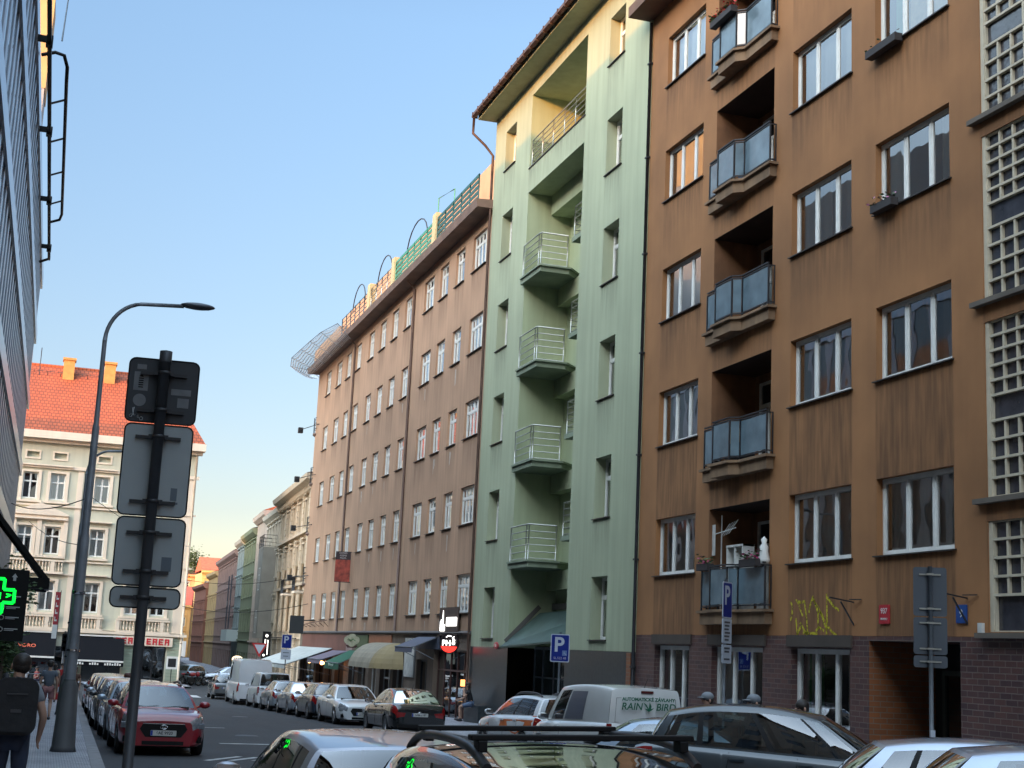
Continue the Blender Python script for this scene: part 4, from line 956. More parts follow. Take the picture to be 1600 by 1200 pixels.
# ================================================================== GROUND
asph = M('asphalt', (.020,.021,.025), .75, var=.38, scale=.35, bump=.35, bscale=90)
def strip(name, xf, z_off, mat, Ys, kind='structure', skirt=0):
    """sheet between x = xf(Y)[0] .. xf(Y)[1], following the slope of the street"""
    B = MB(); pr = None
    for Y in Ys:
        xs = xf(Y); n = len(B.v)
        for k, x in enumerate(xs):
            zz = z_off[k] if isinstance(z_off, (list, tuple)) else z_off
            B.v.append((x, Y, gz(Y)+zz))
        if pr is not None:
            for k in range(len(xs)-1): B.face((pr+k, pr+k+1, n+k+1, n+k))
            if skirt:
                for k in (0, len(xs)-1):
                    a = B.v[pr+k]; c = B.v[n+k]; B.poly([a, c, (c[0],c[1],c[2]-skirt), (a[0],a[1],a[2]-skirt)])
        pr = n
    for yy in (0,):
        pass
    return tag(B.build(name, mat), kind=kind)
Ys = [-60,-30,-10,0,5,10,15,20,25,30,35,40,45,50,55,60,65,70,75,80,85,90]
B = MB(); Yg = [-400,-60]+Ys[1:]+[110,150,240,600]
for i, Y in enumerate(Yg):
    for x in (-500,-60,-6,0,6,12,40,100,500): B.v.append((x, Y, gz(Y)))
for i in range(len(Yg)-1):
    for k in range(8): B.face((i*9+k, i*9+k+1, (i+1)*9+k+1, (i+1)*9+k))
tag(B.build('road', asph), kind='structure')
cob = brickmat('mosaic_paving', (.34,.35,.39), (.26,.27,.30), (.13,.13,.145), .09, .09, .008, .7, .5, 'xy', .5, .2)
kerbm = M('kerb_granite', (.2,.2,.21), .7, var=.2, scale=4, bump=.2)
kl = lambda Y: 1.15+.014*(Y-27) if Y > 22 else 1.08
strip('left_pavement', lambda Y: (-2.2 if Y < 80 else -12, kl(Y)-.22), .12, cob, Ys+[91.5], skirt=.2)
strip('left_kerb', lambda Y: (kl(Y)-.218, kl(Y)), .125, kerbm, Ys+[91.5], skirt=.3)
kr = lambda Y: 12.3
strip('right_pavement', lambda Y: (kr(Y)+.22, 15.3), (.12,.34), cob, Ys+[91.5], skirt=.2)
strip('right_kerb', lambda Y: (kr(Y), kr(Y)+.218), .125, kerbm, Ys+[91.5], skirt=.3)
strip('far_pavement', lambda Y: (-30, 9.9), .12, cob, [102.8,107.5], skirt=.2)
strip('far_kerb', lambda Y: (-30, 10.0), .12, kerbm, [102.6,102.8], skirt=.2)
strip('far_right_pavement', lambda Y: (lineX(Y)-3.0, lineX(Y)+.3), .12, cob, [95,110,130,160,190,220,250], skirt=.2)
paint = M('worn_road_paint', (.42,.42,.42), .7, var=.3, scale=3)
def mark(x0, x1, y0, y1, ang=0):
    B = MB(); c = ((x0+x1)/2, (y0+y1)/2)
    P = []
    for x, y in ((x0,y0),(x1,y0),(x1,y1),(x0,y1)):
        dx, dy = x-c[0], y-c[1]; X_ = c[0]+dx*math.cos(ang)-dy*math.sin(ang); Y_ = c[1]+dx*math.sin(ang)+dy*math.cos(ang); P.append((X_, Y_, gz(Y_)+.006))
    B.poly(P); return tag(B.build('road_marking', paint), kind='structure')
for k in range(5): mark(3.6+k*.42, 3.75+k*.42, 29.2+k*.15, 31.0-k*.15, -.5)
mark(4.3,6.3,36.2,36.5,.1); mark(4.2,5.6,46,46.2,.1)
for k in range(6): mark(4.6+k*1.0, 5.1+k*1.0, 87.5, 90.5)
patch = M('asphalt_patch', (.026,.026,.03), .8, var=.2, bump=.3, bscale=80)
def patchf(x0,x1,y0,y1):
    B = MB(); n = 6
    for i in range(n): 
        a, c = y0+(y1-y0)*i/n, y0+(y1-y0)*(i+1)/n
        B.poly([(x0,a,gz(a)+.004),(x1,a,gz(a)+.004),(x1,c,gz(c)+.004),(x0,c,gz(c)+.004)])
    tag(B.build('asphalt_patch', patch), kind='structure')
patchf(4.2,6.6,22,34); patchf(6.9,8.4,44,70); patchf(4.0,5.0,52,60)
for x, y in ((5.6,41),(7.6,58)):
    B = MB(); B.lathe([(0,.012),(.3,.012),(.33,.0)], 20, (x,y,gz(y))); tag(B.build('manhole_cover', darkmetal), kind='structure')
# hill behind
hillm = M('hill_green', (.05,.07,.03), .95, var=.4, scale=.3)
B = MB(); n = 24
for j in range(7):
    for i in range(n+1):
        x = -90+i*10; y = 305+j*22; B.v.append((x, y, -2+14*math.sin(min(1,j/5)*PI/2)*(.8+.25*math.sin(i*1.3))))
for j in range(6):
    for i in range(n): B.face((j*(n+1)+i, j*(n+1)+i+1, (j+1)*(n+1)+i+1, (j+1)*(n+1)+i))
tag(B.build('hill', hillm), kind='structure')
# ================================================================== TREES
leafm = M('leaf_green', (.05,.09,.03), .7, rnd=.2, var=.3, scale=2)
bark = M('bark', (.08,.06,.045), .9, var=.3, scale=6)
def tree(x, y, z, h, r, n, label, leaf=.12, crown0=.35, group=None, name='tree'):
    rr = random.Random(int(x*100+y*7))
    o = empty(name, (x,y,z), 0, label, 'tree', group)
    B = MB(); B.tube([(0,0,0),(.03*h*.2,0,h*.3),(0,.02*h,h*.75)], [.035*h*.5+.02,.03*h*.4+.015,.015], 8)
    cl = []
    for k in range(9):
        a = rr.uniform(0,2*PI); zz = h*rr.uniform(crown0,.9); rad = r*rr.uniform(.3,.8)*math.sin(PI*min(1,(zz/h-crown0+.15)/(1.1-crown0)))
        c = (math.cos(a)*rad, math.sin(a)*rad, zz); cl.append(c); B.tube([(0,0,zz*.7),c], [.012*h*.4,.006], 5)
    B.build('trunk', bark, o)
    B = MB()
    for k in range(n):
        c = rr.choice(cl); s = r*.42
        p = Vector((c[0]+rr.gauss(0,s*.6), c[1]+rr.gauss(0,s*.6), c[2]+rr.gauss(0,s*.55)))
        q = Matrix.Rotation(rr.uniform(0,6.28),3,'Z') @ Matrix.Rotation(rr.uniform(-1.2,1.2),3,'X'); L_ = leaf*rr.uniform(.6,1.3)
        B.poly([p+q@Vector(v) for v in ((-L_/2,0,0),(0,-L_*.3,.02),(L_/2,0,0),(0,L_*.3,.02))])
    B.build('crown', leafm, o); return o
tree(-1.2, 43, gz(43)+.12, 4.6, .95, 2600, 'small leafy street tree beside the office front behind the pharmacy board', .16)
tree(-1.5, 56, gz(56)+.12, 4.0, .8, 1500, 'small street tree farther along the office front', .16)
for i, (x, y, z, h, r, lb) in enumerate(((14,262,6,9,3,'round tree in front of the sunlit ochre house'),(27.5,262,8,10,2.2,'tree top beside the sunlit tower at the far bend'),(27,302,13,6,4,'leafy tree on the hill crest'),(17,304,12,6,4,'lower tree on the hill crest'),(12.2,232,-1.7,9,2,'dark street tree at the far bend of the street'))):
    tree(x, y, z, h, r, 1500, lb, .55, .2, 'trees at the far end of the street')
# ================================================================== STREET LAMPS
lampgrey = M('lamp_grey', (.22,.24,.265), .5, .3, var=.2, scale=3, bump=.05)
def street_lamp(x, y, label, H=9.3, rz=0):
    z = gz(y)+.12; o = empty('street_lamp', (x,y,z), rz, label, 'street lamp', 'street lamps on the left pavement')
    B = MB(); B.lathe([(0,0),(.25,0),(.22,.1),(.165,1.25),(.12,1.32),(.115,1.36)], 8); B.build('base', M('lamp_base', (.09,.095,.10), .6, .2, var=.2), o)
    B = MB(); B.lathe([(.105,1.3),(.095,4.1),(.078,4.2),(.07,6.3),(.052,6.4),(.045,8.1)], 14)
    arc = [(0,0,8.1)]+[(.75-.75*math.cos(R(a)),0,8.1+.85*math.sin(R(a))) for a in range(10,91,8)]+[(1.5,0,9.0)]
    B.tube(arc, [.05]+[.042]*(len(arc)-1), 10); B.build('pole', lampgrey, o)
    B = MB(); B.ell((1.78,0,9.03),(.36,.13,.075),14,8); B.build('lamp_head', M('lamp_head_grey', (.07,.075,.09), .4, .3), o)
    B = MB(); B.lathe([(.128,1.9),(.128,1.94)], 12); B.lathe([(.115,3.0),(.12,3.0),(.12,3.06)], 12); B.build('band', chrome, o)
    return o
street_lamp(.50, 29.2, 'tall grey street lamp nearest the viewer, its arm curving over the red car')
street_lamp(.72, 50.5, 'second street lamp, standing just behind the nearest one', 9)
o = empty('traffic_light', (.95, 84.5, gz(84.5)+.12), 0, 'traffic light on a grey post at the junction, left side', 'traffic light')
B = MB(); B.tube([(0,0,0),(0,0,3.4)], .06, 8); B.build('post', lampgrey, o); B = MB(); B.box(-.16,.16,-.2,.1,2.3,3.25); B.build('housing', blk, o); B = MB()
for z in (2.45,2.77,3.09): B.lathe([(.0,0),(.1,0),(.11,-.12)], 12, (0,-.2,z), 'y')
B.build('lens', darkmetal, o)
# ================================================================== SIGN POST SEEN FROM BEHIND (foreground)
signgrey = M('sign_back_grey', (.30,.335,.345), .5, .1, var=.08, scale=2, bump=.02)
signdark = M('sign_back_dark', (.028,.032,.038), .6, .1, var=.12, scale=3)
sticker = M('sticker_grey', (.13,.14,.15), .6, var=.15, scale=12)
o = empty('sign_post', (.605, 10.2, gz(10.2)+.12), R(-3), 'grey sign post with four sign panels seen from behind, near the viewer', 'sign post')
zb = gz(10.2)+.12
B = MB(); B.tube([(0,0,0),(0,0,3.74-zb)], .038, 14); B.lathe([(.044,3.68-zb),(.044,3.76-zb),(0,3.77-zb)], 14)
B.build('pole', M('post_grey', (.04,.045,.053), .5, .2, var=.15, scale=4), o)
pan = [(-.245,.245,3.25,3.71,signdark,(3.60,3.33)), (-.235,.24,2.585,3.235,signgrey,(3.14,2.68)), (-.225,.245,2.095,2.57,signgrey,(2.46,2.19)), (-.225,.25,1.94,2.08,signgrey,(2.01,))]
for i, (x0,x1,z0,z1,m_,brs) in enumerate(pan):
    B = MB(); B.prism(rrect(x0,x1,z0-zb,z1-zb,.045), .075, .082, 'y'); p = B.build('sign_panel', m_, o)
    B = MB(); q = rrect(x0,x1,z0-zb,z1-zb,.045); B.tube([(a,.076,c) for a, c in q]+[(q[0][0],.076,q[0][1])], .006, 5, False); B.build('panel_rim', blk, p)
    B = MB()
    for zz in brs:
        w = (x1-x0)*.29; B.box(-w-.02,w+.02,.05,.074,zz-zb-.011,zz-zb+.011); B.lathe([(.04,zz-zb-.014),(.046,zz-zb-.014),(.046,zz-zb+.014),(.04,zz-zb+.014)], 12)
        for s_ in (-1,1): B.box(s_*.055-.014,s_*.055+.014,.0,.05,zz-zb-.015,zz-zb+.015)
    B.build('bracket', darkmetal, p)
    if i == 0:
        B = MB(); z = z0-zb
        B.box(-.205,-.105,.0735,.0745,z+.225,z+.36).box(-.19,-.125,.0735,.0745,z+.38,z+.415).box(.06,.2,.0735,.0745,z+.21,z+.255).box(.11,.19,.0735,.0745,z+.12,z+.19)
        B.prism([(-.155+.045*math.cos(R(a)), z+.155+.045*math.sin(R(a))) for a in range(0,360,20)], .0735, .0745, 'y'); B.build('sticker', sticker, p)
        B = MB(); B.prism([(-.17,z+.325),(-.14,z+.325),(-.155,z+.35)], .072, .0733, 'y')
        for k in range(5): B.box(-.172,-.138,.072,.0733,z+.245+k*.016,z+.253+k*.016)
        B.build('sticker_print', blk, p)
        B = MB(); T_ = [[(-.20,.055),(-.215,.04),(-.215,.03),(-.2,.028),(-.19,.06),(-.185,.10),(-.195,.095),(-.188,.04)],[(-.175,.05),(-.178,.035),(-.165,.03),(-.155,.045),(-.152,.025)],[(-.135,.035),(-.145,.025),(-.138,.01),(-.122,.012),(-.12,.028),(-.135,.036)]]
        for t_ in T_: B.tube([(a,.073,z+c) for a, c in t_], .0035, 5)
        B.build('scribble', M('white_marker', (.35,.36,.37), .7), p)
    if i == 1: B = MB(); B.box(.12,.165,.0735,.0745,2.70-zb,2.79-zb); B.box(.11,.175,.0735,.0745,2.675-zb,2.69-zb); B.build('sticker', M('blue_grey_sticker', (.10,.125,.15), .6), p)
    if i == 2: B = MB(); B.box(.1,.17,.0735,.0745,2.2-zb,2.3-zb); B.build('sticker', M('blue_grey_sticker', (.10,.125,.15)), p)
# ================================================================== PARKING SIGNS
sblue = M('sign_blue', (.006,.018,.17), .5, spec=.2); swhite = M('sign_white', (.42,.46,.52), .5, spec=.2); sdark = M('sign_text_dark', (.05,.05,.06), .6)
def psign(name, x, y, zc, w, h, rz, label, plates=(), zb=None, text2=None, post=True, icon=None):
    g = gz(y)+.15 if zb is None else zb; o = empty(name, (x,y,g), rz, label, 'road sign')
    if post:
        B = MB(); B.tube([(0,.05,0),(0,.05,zc+h/2-g+.05)], .032, 10); B.build('post', greymetal, o)
    z = zc-g
    B = MB(); B.prism(rrect(-w/2,w/2,z-h/2,z+h/2,.04), 0, .015, 'y'); p = B.build('sign_panel', swhite, o)
    B = MB(); B.prism(rrect(-w/2+.025*w/.5,w/2-.025*w/.5,z-h/2+.025,z+h/2-.025,.03), -.003, -.0005, 'y'); B.build('blue_field', sblue, p)
    text('P', h*.72, swhite, p, (-w*.06, -.005, z+h*.1), bold=.012, ext=.001)
    if icon:
        B = MB(); B.prism(rrect(w*.12,w*.36,z-h*.27,z-h*.08,.01), -.006, -.0035, 'y'); B.build('pictogram', M('sign_light_blue', (.1,.16,.32), .4), p)
        B = MB(); B.tube([(w*.22,-.008,z-h*.12),(w*.22,-.008,z-h*.2),(w*.3,-.008,z-h*.2),(w*.33,-.008,z-h*.25)], .006, 4); B.build('wheelchair_mark', swhite, p)
    if text2: text(text2, h*.115, M('sign_pale_letter', (.35,.33,.42), .5), p, (0,-.005,z-h*.36), ext=.001)
    for (pz, ph, lines) in plates:
        B = MB(); B.prism(rrect(-w/2,w/2,pz-g-ph/2,pz-g+ph/2,.03), 0, .015, 'y'); q = B.build('extra_plate', swhite, o)
        B = MB()
        for k in range(lines):
            zz = pz-g+ph/2-ph*(k+1)/(lines+1); B.box(-w*.3+.02*(k%2),w*.3-.03*(k%3),-.004,-.0005,zz-.018,zz+.018)
        B.build('text_lines', sdark, q)
    return o
psign('parking_sign', 12.75, 35.2, 1.93, .5, .72, R(-16), 'blue parking sign with a wheelchair mark, in front of the green house', text2='SL.522 48', icon=1)
psign('parking_sign', 12.82, 25.7, 2.98, .45, .72, R(40), 'blue parking sign turned sideways with white plates below, by the glazed balconies', plates=((2.37,.48,6),(2.0,.2,2),(1.82,.16,1)))
psign('parking_sign', 12.5, 78.5, 1.8, .54, .74, R(-8), 'small blue parking sign with a white plate, beside the white cafe awning', plates=((1.1,.55,2),))
o = empty('road_sign', (12.62, 89.7, gz(90)+.15), R(-5), 'triangular give way sign with a red border at the junction', 'road sign')
B = MB(); B.tube([(0,.05,0),(0,.05,3.2)], .035, 8); B.build('post', greymetal, o)
B = MB(); B.prism([(-.5,3.2),(.5,3.2),(0,2.33)], 0, .02, 'y'); p = B.build('sign_panel', M('sign_red', (.4,.02,.02), .4), o); B = MB(); B.prism([(-.33,3.1),(.33,3.1),(0,2.53)], -.004, -.0005, 'y'); B.build('white_field', swhite, p)
o = empty('lit_column_sign', (14.6, 100.6, .45), R(-5), 'tall black advertising column with white lit marks past the junction', 'sign')
o.scale = (.62,1,.64); B = MB(); B.box(-.45,.45,0,.4,.0,3.1); B.bar((.4,.2,.5),(3.6,.4,.5),.08); B.bar((.4,.2,2.5),(3.6,.4,2.5),.08); B.build('housing', blk, o)
B = MB(); disc(B, .16, -.02, 0, 16, (0,2.65)); B.box(-.2,-.08,-.02,0,1.6,2.25); B.box(.1,.2,-.02,0,.6,2.2); disc(B, .12, -.021, 0, 14, (-.22,.55)); B.build('lit_marks', M('soft_lit', (1,.95,.85), .5, emit=1.2), o)
o = empty('back_lit_box', (14.1, 85.3, 2.3), R(-10), 'dark grey square sign box seen from behind at the far corner of the rose-brown house', 'sign')
B = MB(); B.box(-.42,.42,0,.25,0,1.05); B.bar((.4,.1,.8),(1.2,.2,.8),.06); B.build('box', M('dark_grey_box', (.015,.018,.02), .6), o)
o = empty('oval_light_box', (12.25, 97.2, -1.72), R(-5), 'cream glowing oval light box on a post behind the white van', 'sign')
B = MB(); B.tube([(0,.1,0),(0,.1,2.2)], .04, 8); B.build('post', darkmetal, o); B = MB(); B.prism([(.36*math.cos(R(a)), 2.2+.24*math.sin(R(a))) for a in range(-20,201,12)], -.1, .1, 'y'); B.build('light_box', M('cream_lit', (1,.8,.5), .5, emit=.8), o)
B = MB(); [B.box(-.22+k*.12,-.14+k*.12,-.115,-.1,2.22,2.32) for k in range(4)]; B.build('letters', sdark, o)
# sign post from behind on the right
o = empty('sign_post', (12.88, 18.9, gz(19)+.15), R(-30), 'grey post with three sign backs in front of the brown house entrance', 'sign post'); g = gz(19)+.15
B = MB(); B.tube([(0,0,0),(0,0,3.36-g)], .034, 10); B.build('pole', greymetal, o)
sgb = M('sign_back_pale', (.07,.08,.095), .55, .15, var=.08)
for x0,x1,z0,z1 in ((-.25,.25,2.6,3.35),(-.25,.25,2.02,2.58),(-.25,.25,1.82,2.0)):
    B = MB(); B.prism(rrect(x0,x1,z0-g,z1-g,.04), .06, .07, 'y'); p = B.build('sign_panel', sgb, o)
    B = MB()
    for f in ((.15,.85) if z1-z0 > .3 else (.5,)): zz = z0+(z1-z0)*f-g; B.box(-.16,.16,.04,.059,zz-.012,zz+.012); B.box(-.05,.05,-.04,.04,zz-.014,zz+.014)
    B.build('bracket', steel, p)
B = MB(); B.box(-.02,.05,-.05,-.036,.95,1.15); B.build('sticker', swhite, o)
# overhead wires
def wire(a, b, sag, label, r=.012):
    B = MB(); a = Vector(a); b = Vector(b); B.tube([a.lerp(b, t/14)+Vector((0,0,-sag*4*(t/14)*(1-t/14))) for t in range(15)], r, 4)
    tag(B.build('cable', blk), label, 'cable', 'overhead cables over the street')
wire((.72,50.5,6.5),(9.2,107,8.4),.4,'overhead cable from the second lamp to the cream corner house')
wire((9.2,107,4.0),(15.3,88,4.2),.5,'overhead cable crossing the junction to the rose-brown house',.02)
wire((.5,29.2,4.4),(-1.4,44,5.4),.2,'short cable from the nearest lamp back to the offices')
wire((.72,50.5,4.7),(-1.2,62,6.2),.2,'short cable from the second lamp to the offices')
wire((9.3,112,6.2),(lineX(112)-.2,112,6.6),.4,'overhead cable between the corner house and the ornate house',.02)
# red and white barrier
o = empty('barrier', (.75, 72, gz(72)+.12), 0, 'low red and white striped barrier post on the left pavement', 'barrier')
B = MB(); B.box(-.22,.22,-.1,.1,.0,.35); B.box(-.2,.2,-.08,.08,.6,.85); B.build('red_panel', M('sign_red', (.4,.02,.02)), o); B = MB(); B.box(-.21,.21,-.09,.09,.35,.6); B.build('white_panel', swhite, o)
# cafe railing at the far left
o = empty('railing', (-1.0, 86, gz(86)+.12), 0, 'low grey cafe railing in front of the black awning', 'railing')
B = MB(); railing(B, [(-3,0),(-1.5,0),(0,0),(.9,0)], .95, 0, 3); B.build('rails', greymetal, o)
# ================================================================== WORLD, SUN, CAMERA
SKYFILL, SKYTINT, FILLCOL = (.30, .95), (1, 1.0, 1.02), (14.2, 10.9, 8.1)
SUN_AZ, SUN_EL = R(228), R(11)
w = bpy.data.worlds.new('World'); SC.world = w; w.use_nodes = True
nt = w.node_tree; bg = nt.nodes['Background']; sky = nt.nodes.new('ShaderNodeTexSky'); sky.sky_type = 'NISHITA'; sky.sun_disc = False
sky.sun_elevation = SUN_EL; sky.sun_rotation = SUN_AZ; sky.altitude = 250; sky.air_density = 1.0; sky.dust_density = .45; sky.ozone_density = 1.4
# sky boost added high in the west, a warm fill for the shaded facades
tc = nt.nodes.new('ShaderNodeTexCoord'); dp = nt.nodes.new('ShaderNodeVectorMath'); dp.operation = 'DOT_PRODUCT'
dp.inputs[1].default_value = (math.sin(R(256))*math.cos(R(60)), math.cos(R(256))*math.cos(R(60)), math.sin(R(60)))
nt.links.new(tc.outputs['Generated'], dp.inputs[0])
mr = nt.nodes.new('ShaderNodeMapRange'); mr.interpolation_type = 'SMOOTHSTEP'; mr.inputs[1].default_value = SKYFILL[0]; mr.inputs[2].default_value = SKYFILL[1]; nt.links.new(dp.outputs['Value'], mr.inputs[0])
mx = nt.nodes.new('ShaderNodeMix'); mx.data_type = 'RGBA'; mx.inputs[6].default_value = (*SKYTINT, 1); mx.inputs[7].default_value = (*FILLCOL, 1); nt.links.new(mr.outputs[0], mx.inputs[0])
ml = nt.nodes.new('ShaderNodeMix'); ml.data_type = 'RGBA'; ml.blend_type = 'MULTIPLY'; ml.inputs[0].default_value = 1
nt.links.new(sky.outputs[0], ml.inputs[6]); nt.links.new(mx.outputs[2], ml.inputs[7]); 
sx_ = nt.nodes.new('ShaderNodeSeparateXYZ'); nt.links.new(tc.outputs['Generated'], sx_.inputs[0])
hz = nt.nodes.new('ShaderNodeMapRange'); hz.inputs[1].default_value = .0; hz.inputs[2].default_value = .42; nt.links.new(sx_.outputs[2], hz.inputs[0])
hc = nt.nodes.new('ShaderNodeValToRGB'); nt.links.new(hz.outputs[0], hc.inputs[0]); cr = hc.color_ramp; cr.elements[0].position = 0; cr.elements[0].color = (.74,.57,.60,1); cr.elements[1].position = 1; cr.elements[1].color = (1,1,1,1)
for p_, c_ in ((.11,(.68,.57,.56,1)),(.21,(.64,.55,.55,1))): e_ = cr.elements.new(p_); e_.color = c_
m3 = nt.nodes.new('ShaderNodeMix'); m3.data_type = 'RGBA'; m3.blend_type = 'MULTIPLY'; m3.inputs[0].default_value = 1; nt.links.new(ml.outputs[2], m3.inputs[6]); nt.links.new(hc.outputs[0], m3.inputs[7])
nt.links.new(m3.outputs[2], bg.inputs[0]); bg.inputs[1].default_value = .15
ld = bpy.data.lights.new('Sun', 'SUN'); ld.energy = 2.3; ld.angle = R(.5); ld.color = (1,.36,.03)
lo = bpy.data.objects.new('Sun', ld); COL.objects.link(lo)
d = Vector((math.sin(SUN_AZ)*math.cos(SUN_EL), math.cos(SUN_AZ)*math.cos(SUN_EL), math.sin(SUN_EL)))
lo.rotation_euler = d.to_track_quat('Z', 'Y').to_euler()
cam = bpy.data.cameras.new('Camera'); co = bpy.data.objects.new('Camera', cam); COL.objects.link(co); SC.camera = co
cam.sensor_width = 36; cam.lens = 36*2200/1600; cam.clip_end = 3000; cam.clip_start = .1
YAW, P_, RO = R(17.5), R(10.8), R(2.67)
f0 = Vector((math.sin(YAW)*math.cos(P_), math.cos(YAW)*math.cos(P_), math.sin(P_))); r0 = Vector((math.cos(YAW), -math.sin(YAW), 0)); u0 = r0.cross(f0)
r_ = r0*math.cos(RO)+u0*math.sin(RO); u_ = u0*math.cos(RO)-r0*math.sin(RO)
mw = Matrix((r_, u_, -f0)).transposed().to_4x4(); mw.translation = (0,0,1.75); co.matrix_world = mw
SC.view_settings.view_transform = 'Standard'; SC.view_settings.look = 'None'; SC.view_settings.exposure = 1.0; SC.view_settings.gamma = 1
SC.cycles.max_bounces = 8; SC.cycles.diffuse_bounces = 4; SC.cycles.glossy_bounces = 4; SC.cycles.transparent_max_bounces = 16; SC.cycles.use_denoising = True
SC.cycles.sample_clamp_indirect = 6; SC.cycles.caustics_reflective = False; SC.cycles.caustics_refractive = False
# ================================================================== CARS.  local frame: x forward, y left, z up, origin on the ground at the centre
def interp(keys, x):
    if x <= keys[0][0]: return keys[0][1]
    for (a, va), (c, vc) in zip(keys, keys[1:]):
        if x <= c:
            t = (x-a)/(c-a); t = t*t*(3-2*t) if len(keys) > 2 and False else t
            return va+(vc-va)*t
    return keys[-1][1]
def sm(keys, x):
    """monotone smooth interpolation"""
    xs = [k[0] for k in keys]; ys = [k[1] for k in keys]; n = len(xs)
    if x <= xs[0]: return ys[0]
    if x >= xs[-1]: return ys[-1]
    d = [(ys[i+1]-ys[i])/(xs[i+1]-xs[i]) for i in range(n-1)]
    m = [d[0]]+[0 if d[i-1]*d[i] <= 0 else 2*d[i-1]*d[i]/(d[i-1]+d[i]) for i in range(1, n-1)]+[d[-1]]
    for i in range(n-1):
        if x <= xs[i+1]:
            h = xs[i+1]-xs[i]; t = (x-xs[i])/h
            return (2*t**3-3*t*t+1)*ys[i]+(t**3-2*t*t+t)*h*m[i]+(-2*t**3+3*t*t)*ys[i+1]+(t**3-t*t)*h*m[i+1]
carglass = glassmat('car_glass', (.34,.40,.40), 1.5, .05, rough=.01)
carglassd = glassmat('tinted_car_glass', (.10,.12,.13), 1.5, .05, rough=.01)
cabin = M('cabin_dark', (.02,.02,.022), .8)
headm = M('headlamp', (.30,.32,.35), .08, .4, var=.3, scale=14, coat=1)
tailm = M('tail_lamp', (.22,.008,.008), .15, coat=1)
platem = M('plate_white', (.5,.5,.48), .5)
rimm = M('alloy_rim', (.30,.31,.33), .3, .8)
WH = {}
def wheel_mesh(r, steelrim=False):
    k = (round(r,3), steelrim)
    if k in WH: return WH[k]
    B = MB(); B.lathe([(r*.62,-.1),(r*.93,-.105),(r,-.075),(r,.075),(r*.93,.105),(r*.62,.1)], 28, (0,0,0), 'y'); t = B.build('wheel', rubber); tm_ = t.data; bpy.data.objects.remove(t)
    B = MB(); B.lathe([(r*.66,.098),(r*.6,.085),(r*.58,.03),(r*.1,.02),(0,.02)], 28, (0,0,0), 'y')
    for q in range(10 if not steelrim else 5):
        a = 2*PI*q/(10 if not steelrim else 5); c, s = math.cos(a), math.sin(a)
        B.bar((c*r*.12,.06,s*r*.12),(c*r*.61,.078,s*r*.61),.04 if not steelrim else .07,.03)
    B.lathe([(0,.085),(r*.12,.08),(r*.15,.05)], 12, (0,0,0), 'y'); rm = B.build('rim', [rimm]); rd = rm.data; bpy.data.objects.remove(rm)
    WH[k] = (tm_, rd); return WH[k]
